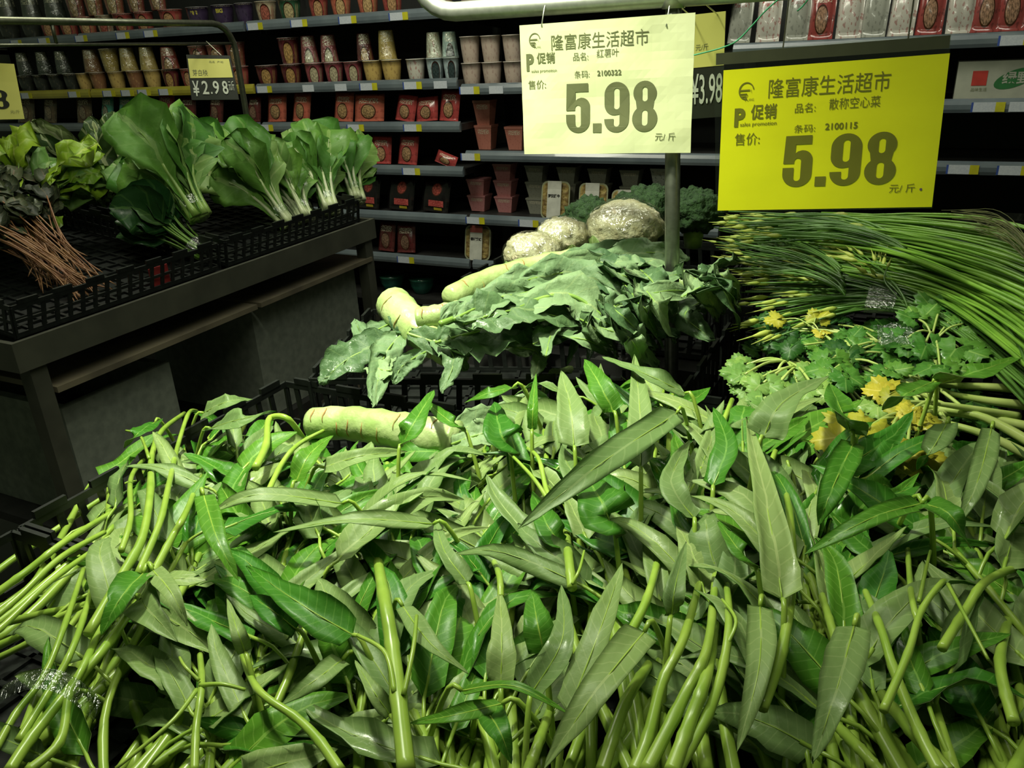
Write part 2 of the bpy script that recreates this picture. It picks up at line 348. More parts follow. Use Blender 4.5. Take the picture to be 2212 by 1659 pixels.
# top shelf, left to right
top = [(25, 42, 48, 'dark', 0, 0, 0), (72, 42, 48, 'dark', 0, 0, 0), (112, 40, 48, 'red', 0, 0, 0), (152, 40, 48, 'red', 0, 0, 0), (192, 40, 48, 'orange', 0, 0, 0), (230, 38, 48, 'cream', 0, 0, 0),
       (270, 44, 50, 'red', 0, 0, 0), (315, 40, 50, 'red', 0, 0, 0), (372, 50, 56, 'red', 0, 0, 0), (430, 48, 56, 'purple', 0, 0, 0), (484, 48, 56, 'purple', 0, 0, 0), (530, 40, 56, 'purple', 0, 0, 0),
       (577, 46, 56, 'cream', 0, 0, 0), (628, 50, 56, 'green', 0, 0, 0), (690, 44, 56, 'red', 0, 0, 0), (738, 46, 56, 'orange', 0, 0, 0), (796, 48, 56, 'orange', 0, 0, 0), (848, 46, 56, 'red', 0, 0, 0)]
row(1.65, top, 'top noodle shelf')
up = [(30, 40, 52, 'dark', 1, 1, 1), (80, 40, 52, 'dark', 1, 1, 1), (130, 42, 52, 'dark', 1, 1, 1), (176, 40, 52, 'red', 1, 0, 1), (215, 40, 52, 'orange', 1, 0, 1), (258, 44, 52, 'orange', 1, 0, 1), (304, 40, 52, 'red', 1, 0, 1), (350, 40, 52, 'red', 1, 0, 1)]
row(1.65, up, 'top noodle shelf')
low2 = [(62, 34, 48, 'dark', 0, 0, 0), (94, 34, 48, 'dark', 0, 0, 0), (126, 34, 48, 'dark', 0, 0, 0), (158, 32, 48, 'dark', 0, 0, 0), (186, 32, 48, 'yellow', 0, 0, 0), (216, 34, 48, 'brown', 0, 0, 0), (256, 36, 48, 'yellow', 0, 0, 0), (296, 36, 48, 'brown', 0, 0, 0), (333, 36, 48, 'yellow', 0, 0, 0), (372, 36, 48, 'maroon', 0, 0, 0), (412, 36, 48, 'red', 0, 0, 0),
        (470, 40, 48, 'red', 0, 0, 0), (520, 42, 48, 'red', 0, 0, 0), (580, 48, 50, 'maroon', 0, 0, 0), (632, 46, 50, 'maroon', 0, 0, 0), (682, 42, 50, 'pinkish red', 0, 0, 0), (724, 42, 50, 'pinkish red', 0, 0, 0), (766, 42, 50, 'pinkish red', 0, 0, 0), (808, 44, 50, 'yellow', 0, 0, 0), (848, 44, 50, 'yellow', 0, 0, 0), (900, 42, 48, 'white', 0, 0, 0), (942, 40, 48, 'pale blue', 0, 0, 0), (976, 36, 48, 'pale blue', 0, 0, 0)]
row(1.345, low2, 'second noodle shelf')
up2 = [(66, 32, 46, 'dark', 1, 1, 1), (108, 32, 46, 'dark', 1, 1, 1), (148, 32, 46, 'dark', 1, 1, 1), (210, 36, 46, 'brown', 1, 1, 1), (250, 38, 46, 'yellow', 1, 0, 1), (288, 36, 46, 'yellow', 1, 1, 1), (330, 36, 46, 'yellow', 1, 1, 1), (376, 38, 44, 'red', 1, 1, 1), (440, 40, 44, 'red', 1, 0, 1), (478, 38, 44, 'red', 1, 0, 1), (520, 42, 48, 'red', 1, 0, 1),
       (634, 46, 52, 'maroon', 1, 0, 0), (676, 38, 54, 'pinkish red', 1, 1, 1), (718, 38, 54, 'pinkish red', 1, 1, 1), (794, 36, 54, 'maroon', 1, 1, 1), (842, 40, 58, 'yellow', 1, 1, 1), (942, 36, 50, 'white', 1, 1, 1), (976, 36, 50, 'pale blue', 1, 1, 1)]
row(1.345, up2, 'second noodle shelf')
bw = [(1020, 44, 50, 'beige', 0, 0, 0), (1064, 44, 50, 'beige', 0, 0, 0), (1110, 44, 50, 'beige', 0, 0, 0), (1020, 44, 52, 'beige', 1, 0, 0), (1064, 44, 52, 'beige', 1, 0, 0), (1110, 44, 52, 'beige', 1, 0, 0)]
row(1.317, bw, 'shelf left of pale sheet')
row(1.637, [(958, 46, 60, 'tan', 0, 0, 0), (1018, 50, 60, 'beige', 0, 0, 0), (1074, 48, 60, 'tan', 0, 0, 0)], 'shelf behind bent tube')
# ------------------------------------------------------------------ lettering
def text_mesh(s, size, bold=0.0, shear=0.0, sx=1.0):
    c = bpy.data.curves.new('t', 'FONT'); c.body = s; c.size = size; c.offset = bold; c.shear = shear; c.resolution_u = 3
    o = bpy.data.objects.new('t', c); COL.objects.link(o); dg = bpy.context.evaluated_depsgraph_get(); dg.update()
    me = bpy.data.meshes.new_from_object(o.evaluated_get(dg)); V = [v.co.copy() for v in me.vertices]; F = [tuple(p.vertices) for p in me.polygons]
    bpy.data.objects.remove(o); bpy.data.curves.remove(c); bpy.data.meshes.remove(me)
    for v in V: v.x *= sx
    return V, F
def lettering(s, size, parent, fn, pos, mat_, bold=0.0, shear=0.0, sx=1.0, name='lettering'):
    """flat printed characters; fn maps sheet coordinates (u, v) in metres to a world point on the sheet face"""
    V, F = text_mesh(s, size, bold, shear, sx)
    if not V: return None
    return mk(name, [fn(pos[0] + v.x, pos[1] + v.y) for v in V], F, mat_, parent, smooth=False)
# the word on the two dark cups of the top shelf
bigs = [o for o in COL.objects if o.get('label', '').startswith('purple noodle cup')]
for o in bigs[:2]:
    L = o.location; h = 0.1
    def fn(u, v, L=L):
        r = 0.058 * (0.76 + 0.24 * v / h) + 0.0015; a = -math.pi / 2 + 0.45 + u / 0.058
        return Vector((L.x + r * math.cos(a), L.y + r * math.sin(a), L.z + v))
    lettering('BIG', 0.026, o, fn, (-0.022, 0.062), mat('cup_blue_lettering', sl(190, 180, 70), jitter=0), 0.0012)
# ------------------------------------------------------------------ pillow packets
def packet(loc, w, h, matl, label, lean=0.25, yaw=0.0, thick=0.035, group='noodle packets on the back shelves', roll=0.0):
    nx, ny = 8, 9; V = []; U = []; F = []
    Mx = Matrix.Translation(loc) @ Matrix.Rotation(yaw, 4, 'Z') @ Matrix.Rotation(-lean, 4, 'X') @ Matrix.Rotation(roll, 4, 'Y')
    for sgn in (-1, 1):
        for j in range(ny + 1):
            for i in range(nx + 1):
                u = i / nx; v = j / ny; e = max(0, (1 - (2 * u - 1) ** 4)) * max(0, math.sin(math.pi * min(1, max(0, (v - 0.06) / 0.88)))) ** 0.6
                b = 0.004 * math.sin(9 * u + 5 * v + loc[0] * 30) * e
                V.append(Mx @ Vector(((u - 0.5) * w * (1 - 0.05 * e), sgn * (thick / 2 * e + 0.0008) + b - 0.03, v * h))); U.append((u, v))
    n = (nx + 1) * (ny + 1)
    for s in (0, 1):
        for j in range(ny):
            for i in range(nx):
                q = (s*n + j*(nx+1) + i, s*n + j*(nx+1) + i + 1, s*n + (j+1)*(nx+1) + i + 1, s*n + (j+1)*(nx+1) + i); F.append(q if s == 0 else q[::-1])
    for j in range(ny):
        for i in (0, nx): F.append((j*(nx+1)+i, (j+1)*(nx+1)+i, n+(j+1)*(nx+1)+i, n+j*(nx+1)+i))
    for i in range(nx):
        for j in (0, ny): F.append((j*(nx+1)+i, j*(nx+1)+i+1, n+j*(nx+1)+i+1, n+j*(nx+1)+i))
    return tag(mk('noodle_packet', V, F, matl, None, uv=U), label, 'packet', group)
PR = printmat('packet_red', sl(176, 40, 34), sl(130, 26, 24), sl(190, 140, 80), rep=1, rough=0.22)
PO = printmat('packet_orange', sl(190, 78, 40), sl(150, 50, 30), sl(185, 140, 70), rep=1, rough=0.22)
PT = printmat('packet_teal', sl(30, 140, 112), sl(150, 165, 120), sl(170, 170, 130), rep=1, rough=0.22)
PB = printmat('packet_brown', sl(96, 76, 44), sl(130, 112, 70), sl(150, 130, 90), rep=1, rough=0.2)
PD = printmat('packet_dark_red', sl(96, 26, 24), sl(60, 16, 16), sl(140, 100, 70), rep=1, rough=0.22)
PK = printmat('packet_black', sl(24, 20, 20), sl(40, 22, 20), sl(190, 60, 34), rep=1, rough=0.2, text=sl(24, 20, 20), dc=(0.58, 0.66), dr=0.2)
def prow(z, items, rowname, kind_group):
    cnt = {}
    for px, wp, hp, m_, col, roll in sorted(items, key=lambda a: a[0]):
        X = pxX(px, z + 0.05); s = depth(Vector((X, YW + 0.05, z))) / F_PX
        cnt[col] = cnt.get(col, 0) + 1
        o = packet((X * 1.014, YW + 0.06, z + 0.004), wp * s, hp * s / 0.93, m_, f'{col} noodle packet, {ORD[cnt[col]-1]} of its colour from left on {rowname}', yaw=random.uniform(-.12, .12), roll=roll)
        yield o, X, s
list(prow(1.15, [(60, 60, 54, PB, 'brown', 0), (112, 46, 52, PB, 'brown', .05), (186, 46, 52, PB, 'brown', -.03), (236, 42, 52, PT, 'teal', 0), (276, 42, 52, PT, 'teal', 0), (312, 36, 48, PT, 'teal', 0), (362, 54, 56, PR, 'red', .03), (410, 44, 50, PD, 'dark red', 0), (470, 44, 50, PD, 'dark red', .04), (553, 34, 50, PD, 'dark red', 0),
               (602, 56, 52, PO, 'orange', -.03), (654, 50, 56, PO, 'orange', .04), (745, 50, 56, PO, 'orange', .03), (800, 72, 52, PO, 'orange', .0), (878, 52, 50, PR, 'red', .12), (926, 56, 46, PR, 'red', -.06), (972, 46, 60, PR, 'red', .05)], 'shelf under the noodle cups', ''))
list(prow(0.94, [(610, 50, 54, PK, 'black', .1), (660, 50, 52, PK, 'black', -.1), (792, 40, 54, PD, 'dark red', .05), (826, 46, 54, PR, 'red', .02), (884, 52, 56, PR, 'red', .03), (962, 50, 24, PR, 'red', .35)], 'shelf beside white-stemmed cabbages', ''))
PINKP = mat('pink_packet_lettering', sl(196, 96, 88), sl(150, 50, 50), rough=0.4, scale=160, jitter=0); GOLDP = mat('yellow_packet_flash', sl(180, 160, 50), rough=0.4, jitter=0)
for i, (o, X, s) in enumerate(prow(0.705, [(796, 64, 66, PK, 'black', .03), (868, 70, 66, PK, 'black', .02), (942, 72, 66, PK, 'black', .05)], 'shelf above the meal tray', '')):
    L = o.location
    me = o.data
    # print band lies on the bulging face of the packet
    for nm, (u0, u1, v0, v1), mm in (('print_band', (.3, .86, .16, .34), PINKP), ('print_flash', (.5, .8, .06, .13), GOLDP)):
        nx = 8; vs = [v.co for v in me.vertices]; 
        def face(u, v):
            i_ = min(7.999, u * 8); j_ = min(8.999, v * 9); a = int(i_); b = int(j_); fu = i_ - a; fv = j_ - b
            q = lambda p, r: vs[r * 9 + p]
            return (q(a, b) * (1-fu) + q(a+1, b) * fu) * (1-fv) + (q(a, b+1) * (1-fu) + q(a+1, b+1) * fu) * fv
        V = []; F = []; n = 6
        for j in range(2):
            for i_ in range(n + 1): V.append(face(u0 + (u1 - u0) * i_ / n, v0 + (v1 - v0) * j) + Vector((0, -0.0025, 0)) + L)
        F = [(k, k + 1, n + 2 + k, n + 1 + k) for k in range(n)]
        mk(nm, V, F, mm, o)
list(prow(0.48, [(838, 42, 60, PD, 'dark red', .02), (880, 44, 58, PD, 'dark red', -.03)], 'the lowest packet shelf', ''))
# ------------------------------------------------------------------ tapered tubs
TUBM = {'pink': printmat('tub_print_pink', sl(206, 120, 120), sl(190, 96, 96), None, 1, 0.4), 'salmon': printmat('tub_print_salmon', sl(200, 110, 84), sl(180, 90, 66), None, 1, 0.4),
        'grey': printmat('tub_print_grey', sl(150, 150, 130), sl(130, 130, 112), None, 1, 0.4), 'white': printmat('tub_print_white', sl(190, 195, 180), sl(90, 90, 84), None, 1, 0.4)}
def tub(X, Y, z, w, h, col, label):
    t = thing('food_tub', label, 'tub', (X, Y, z), 'tapered tubs on the back shelves')
    a = w * 0.36; b = w * 0.5; V = []; U = []; F = []
    for zz, r in ((0, a), (h * 0.9, b), ):
        for k, (sx, sy) in enumerate(((-1, -1), (1, -1), (1, 1), (-1, 1))): V.append((X + sx * r, Y + sy * r * 0.8, z + zz)); U.append((0 if sx < 0 else 1, zz / h))
    F = [(0, 1, 5, 4), (1, 2, 6, 5), (2, 3, 7, 6), (3, 0, 4, 7), (3, 2, 1, 0), (4, 5, 6, 7)]
    mk('body', V, F, TUBM[col], t, uv=U, smooth=False)
    m = MB(); m.box((X - b * 1.04, Y - b * 0.84, z + h * 0.9), (X + b * 1.04, Y + b * 0.84, z + h)); m.build('lid', TUBM[col], t)
def tubs(z, cols, rowname):
    cnt = {}
    for px, wp, hp, col, n in cols:
        X = pxX(px, z + 0.06) * 1.035; Y = YW + 0.15; s = depth(Vector((X, Y, z))) / F_PX
        for k in range(n):
            cnt[col] = cnt.get(col, 0) + 1
            tub(X, Y, z + 0.001 + k * hp * s, wp * s, hp * s, col, f'{col} tapered tub, {("bottom","middle","top")[k] if n > 1 else "single"} of {ORD[[c[0] for c in cols].index(px)]} stack from left, {rowname}')
tubs(1.016, [(1046, 40, 50, 'salmon', 2), (1112, 42, 48, 'salmon', 1)], 'shelf beside pale sheet')
tubs(0.71, [(1032, 42, 34, 'pink', 2), (1090, 42, 34, 'pink', 3), (1158, 42, 34, 'grey', 3), (1226, 42, 34, 'grey', 3), (1292, 42, 34, 'grey', 3), (1360, 42, 34, 'grey', 3), (1424, 40, 36, 'white', 3)], 'shelf behind cauliflowers')
# ------------------------------------------------------------------ ready-meal trays with a paper band
FOODM = mat('noodle_salad', sl(186, 160, 96), sl(120, 92, 50), rough=0.5, scale=55, bump=0.8, jitter=0.1); BANDM = mat('meal_paper_band', sl(200, 200, 186), rough=0.6, jitter=0.04)
TRAYM = mat('meal_tray_plastic', sl(190, 186, 160), rough=0.3, jitter=0)
def rrect(w, h, r, n=5):
    out = []
    for cx, cy, a0 in ((w/2-r, h/2-r, 0), (-w/2+r, h/2-r, 90), (-w/2+r, -h/2+r, 180), (w/2-r, -h/2+r, 270)):
        for k in range(n + 1): a = R(a0 + 90 * k / n); out.append((cx + r * math.cos(a), cy + r * math.sin(a)))
    return out
def meal_tray(px, py, z, wp, hp, label, words, band=None, Y=None, lean=0.2):
    Y = Y or YW + 0.02; X = onY(px, py, Y).x; s = depth(Vector((X, Y, z))) / F_PX; w = wp * s; h = hp * s / 0.95; d = 0.04
    t = thing('meal_tray', label, 'food tray', (X, Y, z), 'ready-meal trays on the back shelves')
    Mx = Matrix.Translation((X, Y, z)) @ Matrix.Rotation(-lean, 4, 'X')
    def slab(y0, y1, sc0, sc1):
        P = rrect(w, h, w * 0.2); n = len(P); V = [Mx @ Vector((x * sc, y, zz * sc + h / 2)) for y, sc in ((y0, sc0), (y1, sc1)) for x, zz in P]
        return V, [(i, (i+1) % n, n + (i+1) % n, n + i) for i in range(n)] + [tuple(range(n))[::-1], tuple(range(n, 2*n))]
    V, F = slab(0.0, d, 1.0, 0.82); mk('tray', V, F, TRAYM, t, smooth=False)
    V, F = slab(-0.006, -0.0005, 0.86, 0.92); mk('food', V, F, FOODM, t, smooth=False)
    V, F = slab(-0.014, -0.001, 0.9, 1.0); mk('clear_lid', V, F, CLEAR, t, smooth=False)
    b = MB(); b.box((-w * 0.24, -0.0175, 0.0), (w * 0.24, -0.0155, h), 0, Mx); b.box((-w * 0.24, -0.0178, h * .8), (w * 0.24, -0.0175, h), 1, Mx); bo = b.build('paper_band', [BANDM, mat('meal_band_' + (band or 'plain'), {'red': sl(190, 96, 84), None: sl(190, 190, 176)}[band], jitter=0)], t)
    fn = lambda u, v: Mx @ Vector((u, -0.0185, v))
    lettering(words, w * 0.105, bo, fn, (-w * 0.21, h * 0.58), INKD, 0.0008)
    return t
meal_tray(1197, 460, 0.712, 66, 76, 'clear meal tray of noodles with white paper band, leftmost behind the cauliflowers', '罗汉肠牛')
meal_tray(1278, 460, 0.712, 66, 76, 'clear meal tray with white paper band, middle of the three behind the broccoli', '广味香肠')
meal_tray(1348, 460, 0.712, 64, 66, 'clear meal tray with white paper band standing behind the right cauliflower', '广味香肠')
meal_tray(1030, 556, 0.482, 62, 70, 'clear meal tray with red-topped paper band on the low shelf left of the cauliflowers', '香辣鸡丝', 'red')
# ------------------------------------------------------------------ lidded bowls on the floor shelf
BOWLM = mat('teal_bowl_plastic', sl(40, 110, 92), sl(30, 90, 76), rough=0.3, jitter=0)
for px, lab in ((848, 'teal plastic bowl with clear lid, left one on the lowest shelf'), (912, 'teal plastic bowl with clear lid, right one on the lowest shelf above the celtuce stub')):
    X = pxX(px, 0.30) * 1.03; Y = YW + 0.11; t = thing('lidded_bowl', lab, 'bowl', (X, Y, 0.251), 'lidded bowls on the lowest shelf'); c = (X, Y, 0.251)
    m = MB(); m.lathe([(0.04, 0), (0.045, 0.004), (0.062, 0.04), (0.068, 0.075), (0.072, 0.078)], c, 24); m.build('bowl', BOWLM, t, True)
    m = MB(); m.lathe([(0.074, 0.078), (0.076, 0.083), (0.07, 0.09), (0.02, 0.094), (0.0001, 0.094)], c, 24); m.build('lid', CLEAR, t, True)
# ------------------------------------------------------------------ right bay: carton, bags, dark tray
X0 = onY(2062, 200, 3.48).x; X1 = X0 + 0.36
t = thing('carton', 'white printed carton with red square and green oval on the right shelf', 'carton', ((X0 + X1) / 2, 3.6, 1.222))
CARTM = mat('white_carton_board', sl(176, 178, 160), sl(164, 166, 150), rough=0.6, scale=20, jitter=0)
m = MB(); m.box((X0, 3.53, 1.222), (X1, 3.75, 1.222 + 0.135)); m.build('box', CARTM, t)
m = MB(); m.box((X0 + 0.05, 3.529, 1.275), (X0 + 0.098, 3.5295, 1.325)); rp = m.build('red_emblem', mat('carton_red', sl(190, 60, 50), jitter=0), t)
m = MB(); P = [(X0 + 0.185 + 0.062 * math.cos(a) + 0.014 * math.sin(a), 1.297 + 0.034 * math.sin(a) + 0.012 * math.cos(a)) for a in [2*math.pi*k/24 for k in range(24)]]
m.add([(x, 3.5292, z) for x, z in P], [tuple(range(24))]); m.build('green_emblem', mat('carton_green', sl(50, 116, 62), jitter=0), t)
lettering('绿野', 0.045, t, lambda u, v: Vector((X0 + u, 3.5285, 1.222 + v)), (0.145, 0.06), CARTM, 0.001)
lettering('品味生活', 0.013, t, lambda u, v: Vector((X0 + u, 3.5285, 1.222 + v)), (0.05, 0.035), INK, 0.0)
BAGM = {0: printmat('bag_white_red', sl(186, 180, 164), sl(150, 50, 44), None, 1, 0.2, text=sl(150, 50, 44)), 1: printmat('bag_red', sl(150, 44, 36), sl(90, 26, 22), sl(180, 130, 90), 1, 0.2), 2: printmat('bag_clear_pale', sl(150, 152, 136), sl(110, 112, 98), None, 1, 0.2, text=sl(120, 60, 50))}
for i, (px, k) in enumerate([(1600, 2), (1660, 0), (1722, 2), (1775, 1), (1835, 0), (1890, 2), (1950, 0), (2010, 1), (2075, 0), (2130, 1), (2185, 1)]):
    X = pxX(px, 1.5) * 1.014; col = ('white', 'red', 'pale')[k]
    packet((X, YW + 0.06, 1.445), 0.09, 0.2, BAGM[k], f'glossy {col} food bag, {ORD[i]} from the left on the shelf above the yellow sheet', thick=0.045, yaw=random.uniform(-.15, .15), group='food bags on the upper right shelf')
X = onY(2150, 440, YW + .05).x
t = thing('dark_tray', 'dark plastic tray on the right shelf behind the scallions', 'food tray', (X, YW + 0.1, 0.741))
m = MB(); P = rrect(0.26, 0.14, 0.03); n = len(P)
m.add([(X + a * s, YW + 0.1 + b * s, 0.741 + z) for z, s in ((0, .85), (0.05, 1), (0.055, 1.03), (0.055, .97), (0.012, .82)) for a, b in P], [(k*n+i, k*n+(i+1) % n, (k+1)*n+(i+1) % n, (k+1)*n+i) for k in range(4) for i in range(n)] + [tuple(range(n))[::-1], tuple(range(4*n, 5*n))]); m.build('tray', DARKMET, t)
m = MB(); m.add([(X + a * .99, YW + 0.1 + b * .99, 0.741 + z) for z in (0.055, 0.06) for a, b in P], [(i, (i+1) % n, n+(i+1) % n, n+i) for i in range(n)] + [tuple(range(n))[::-1], tuple(range(n, 2*n))]); m.build('lid', CLEAR, t)
# ================================================================== price sheets and their steel frames
def arc(cx, cy, rx, ry, a0, a1, n=8): return [(cx + rx * math.cos(R(a0 + (a1 - a0) * k / n)), cy + ry * math.sin(R(a0 + (a1 - a0) * k / n))) for k in range(n + 1)]
def slot(x0, x1, y0, y1):
    r = (x1 - x0) / 2; c = (x0 + x1) / 2; return arc(c, y1 - r, r, r, 0, 180) + arc(c, y0 + r, r, r, 180, 360)
GLY = {
 '8': [arc(.275, .76, .255, .24, -38, 218, 20) + arc(.275, .26, .275, .26, 130, 410, 24), slot(.215, .335, .6, .88), slot(.21, .34, .12, .43)],
 '9': [[(0, .27), (.21, .27)] + arc(.275, .18, .065, .065, 180, 360) + [(.34, .36)] + [(.24, .345)] + arc(.22, .56, .22, .215, 265, 180) + arc(.275, .74, .275, .26, 180, 0, 16) + arc(.275, .25, .275, .25, 0, -180, 16), slot(.21, .34, .46, .88)],
 '5': [[(.03, 1), (.52, 1), (.52, .83), (.225, .83), (.22, .655), (.27, .695), (.345, .715)] + arc(.36, .53, .19, .185, 90, 0, 6) + arc(.275, .25, .275, .25, 0, -180, 16) + [(0, .38), (.21, .38)] + arc(.275, .18, .065, .065, 180, 360) + arc(.275, .5, .065, .065, 0, 180) + [(.21, .46), (0.005, .46)]],
 '.': [[(0, 0), (.2, 0), (.2, .19), (0, .19)]],
 '2': [[(0, 0), (.53, 0), (.53, .16), (.24, .16), (.5, .56)] + arc(.265, .74, .265, .26, 0, 180, 14) + [(0, .64), (.2, .64)] + arc(.265, .8, .065, .07, 180, 0) + [(.33, .7), (0, .18)]],
}
def glyph_mesh(ch):
    c = bpy.data.curves.new('g', 'CURVE'); c.dimensions = '2D'; c.fill_mode = 'BOTH'
    for P in GLY[ch]:
        s = c.splines.new('POLY'); s.points.add(len(P) - 1); s.use_cyclic_u = True
        for p, (x, y) in zip(s.points, P): p.co = (x, y, 0, 1)
    o = bpy.data.objects.new('g', c); COL.objects.link(o); dg = bpy.context.evaluated_depsgraph_get(); dg.update()
    me = bpy.data.meshes.new_from_object(o.evaluated_get(dg)); V = [v.co.copy() for v in me.vertices]; F = [tuple(p.vertices) for p in me.polygons]
    bpy.data.objects.remove(o); bpy.data.curves.remove(c); bpy.data.meshes.remove(me)
    zs = [v.z for v in V]; keep = [f for f in F]
    return V, keep
def fit(VF, u0, u1, v0, v1, parent, fn, m, name='lettering', lean=0.0):
    V, F = VF
    if not V: return
    xs = [v.x for v in V]; ys = [v.y for v in V]; ax, bx = min(xs), max(xs); ay, by = min(ys), max(ys)
    P = [((u0 + (v.x - ax) / (bx - ax + 1e-9) * (u1 - u0)) + lean * (v.y - ay), v0 + (v.y - ay) / (by - ay + 1e-9) * (v1 - v0)) for v in V]
    return mk(name, [fn(u, v) for u, v in P], F, m, parent, smooth=False)
def txt(s, bold=0.0): return text_mesh(s, 1.0, bold)
def big_price(s, u0, u1, v0, v1, parent, fn, m):
    W_ = {'.': 0.26}; adv = [W_.get(c, 0.62) for c in s]; tot = sum(adv) - 0.07; x = 0
    for c, a in zip(s, adv):
        V, F = glyph_mesh(c)
        mk('price_digit', [fn(u0 + (x + v.x) / tot * (u1 - u0), v0 + v.y * (v1 - v0)) for v in V], F, m, parent, smooth=False); x += a
def sheet(parent, name, corners, wavy, mats, nx=22, ny=16, thick=0.0006):
    """printed sheet between four world corners (TL, TR, BR, BL); returns fn(u, v) in 0..1 for print laid on its face"""
    TL, TR, BR, BL = corners; nrm = (TR - TL).cross(BL - TL).normalized()
    if nrm.dot(CAM - TL) < 0: nrm = -nrm
    def fn(u, v, off=0.0007):
        p = (BL.lerp(BR, u)).lerp(TL.lerp(TR, u), v)
        w = noise.noise(Vector((u * 3.1, v * 2.6, 4.2))) * 0.7 + noise.noise(Vector((u * 7, v * 6, 1.2))) * 0.3
        return p + nrm * (wavy * w + off)
    V = []; U = []; F = []; n = (nx + 1) * (ny + 1)
    for off in (0.0, -thick):
        for j in range(ny + 1):
            for i in range(nx + 1): V.append(fn(i / nx, j / ny, off)); U.append((i / nx, j / ny))
    for j in range(ny):
        for i in range(nx):
            a = j*(nx+1)+i; F.append((a, a+1, a+nx+2, a+nx+1)); F.append((n+a, n+a+nx+1, n+a+nx+2, n+a+1))
    for i in range(nx):
        for j in (0, ny): a = j*(nx+1)+i; F.append((a, n+a, n+a+1, a+1))
    for j in range(ny):
        for i in (0, nx): a = j*(nx+1)+i; F.append((a, a+nx+1, n+a+nx+1, n+a))
    mk(name, V, F, mats, parent, uv=U, smooth=False)
    return fn
def logo(cu, cv, ru, rv, parent, fn, m):
    """round emblem: open ring with an E bar and small letters under it"""
    P = arc(0, 0, 1, 1, 10, 275, 26); Q = arc(0.02, 0, .84, .86, 10, 275, 26); n = len(P); V = P + Q
    mk('emblem', [fn(cu + x * ru, cv + y * rv) for x, y in V], [(i, i + 1, n + i + 1, n + i) for i in range(n - 1)], m, parent, smooth=False)
    for x0, x1, y0, y1 in ((-.95, .45, -.02, .16), (-.75, .1, -.42, -.27), (-.6, -.1, -.7, -.55), (.55, .62, .0, .12), (.62, .68, -.2, -.1)):
        mk('emblem_bar', [fn(cu + x * ru, cv + y * rv) for x, y in ((x0, y0), (x1, y0), (x1, y1), (x0, y1))], [(0, 1, 2, 3)], m, parent, smooth=False)
    fit(txt('K'), cu - .12 * ru, cu + .3 * ru, cv - 1.15 * rv, cv - .45 * rv, parent, fn, m); fit(txt('ANG'), cu + .32 * ru, cu + 1.0 * ru, cv - 1.12 * rv, cv - .85 * rv, parent, fn, m)
WSHEET = mat('pale_sheet_paper', sl(232, 236, 190), sl(224, 228, 178), rough=0.45, scale=9, jitter=0, bump=0.15)
YSHEET = mat('bright_yellow_paper', sl(250, 242, 24), sl(244, 234, 20), rough=0.4, scale=6, jitter=0)
YSHEET2 = mat('dull_yellow_paper', sl(206, 204, 112), sl(198, 194, 100), rough=0.5, scale=6, jitter=0)
INKY = mat('glare_paled_ink_on_yellow', sl(124, 118, 30), sl(118, 112, 28), rough=0.5, jitter=0)  # dark print with the washed-out look of lens glare put into its colour
def print_sheet(t, fn, ink, L, product, code):
    logo(*L['logo'], t, fn, ink)
    fit(txt('隆富康生活超市'), *L['head'], t, fn, ink)
    fit(txt('P', 0.05), *L['P'], t, fn, ink); fit(txt('促销', 0.018), *L['cx'], t, fn, ink); fit(txt('sales promotion', 0.006), *L['sp'], t, fn, ink)
    fit(txt('品名:'), *L['pm'], t, fn, ink); fit(txt(product), *L['prod'], t, fn, ink)
    fit(txt('条码:'), *L['tm'], t, fn, ink); fit(txt(code, 0.02), *L['code'], t, fn, ink)
    fit(txt('售价:'), *L['sj'], t, fn, ink); big_price('5.98', *L['price'], t, fn, ink); fit(txt('元/ 斤'), *L['unit'], t, fn, ink)
YS = 1.3
cw = [onY(x, y, YS) for x, y in ((1122, 55), (1502, 27), (1492, 330), (1133, 333))]
t = thing('price_sheet', 'pale wavy price sheet reading 5.98 hanging under the steel tube', 'price sign', cw[3].lerp(cw[2], .5), 'printed price sheets over the stand')
fn = sheet(t, 'sheet', cw, 0.005, WSHEET)
print_sheet(t, fn, INK, dict(logo=(.092, .885, .036, .053), head=(.195, .755, .80, .915), P=(.035, .082, .655, .785), cx=(.10, .215, .705, .79), sp=(.065, .225, .635, .665), pm=(.325, .415, .715, .775), prod=(.465, .59, .73, .79),
   tm=(.33, .42, .585, .64), code=(.465, .605, .595, .635), sj=(.042, .155, .515, .585), price=(.275, .81, .165, .545), unit=(.80, .915, .095, .155)), '红薯叶', '2100322')
cy = [onY(x, y, YS - 0.01) for x, y in ((1563, 152), (2052, 115), (2013, 447), (1550, 455))]
t = thing('price_sheet', 'bright yellow price sheet reading 5.98 in a clear sleeve at the right', 'price sign', cy[3].lerp(cy[2], .5), 'printed price sheets over the stand')
fn = sheet(t, 'sheet', cy, 0.001, YSHEET)
print_sheet(t, fn, INKY, dict(logo=(.118, .85, .038, .06), head=(.225, .77, .79, .92), P=(.065, .118, .605, .735), cx=(.145, .27, .65, .755), sp=(.095, .272, .60, .635), pm=(.355, .45, .68, .745), prod=(.51, .735, .69, .765),
   tm=(.357, .455, .545, .60), code=(.50, .645, .555, .6), sj=(.072, .195, .475, .56), price=(.315, .83, .165, .525), unit=(.81, .92, .105, .165)), '散称空心菜', '2100115')
mk('ink_dot', [fn(.945 + .006 * math.cos(a), .125 + .009 * math.sin(a)) for a in [k * .785 for k in range(8)]], [tuple(range(8))], mat('purple_dot', sl(120, 90, 130), jitter=0), t)
cs = [onY(x, y, YS - 0.0125) for x, y in ((1543, 112), (2056, 72), (2014, 450), (1546, 460))]
sheet(t, 'clear_sleeve', cs, 0.0004, CLEAR, 6, 6)
ch = [onY(x, y, YS - 0.008) for x, y in ((1548, 128), (2052, 90))]
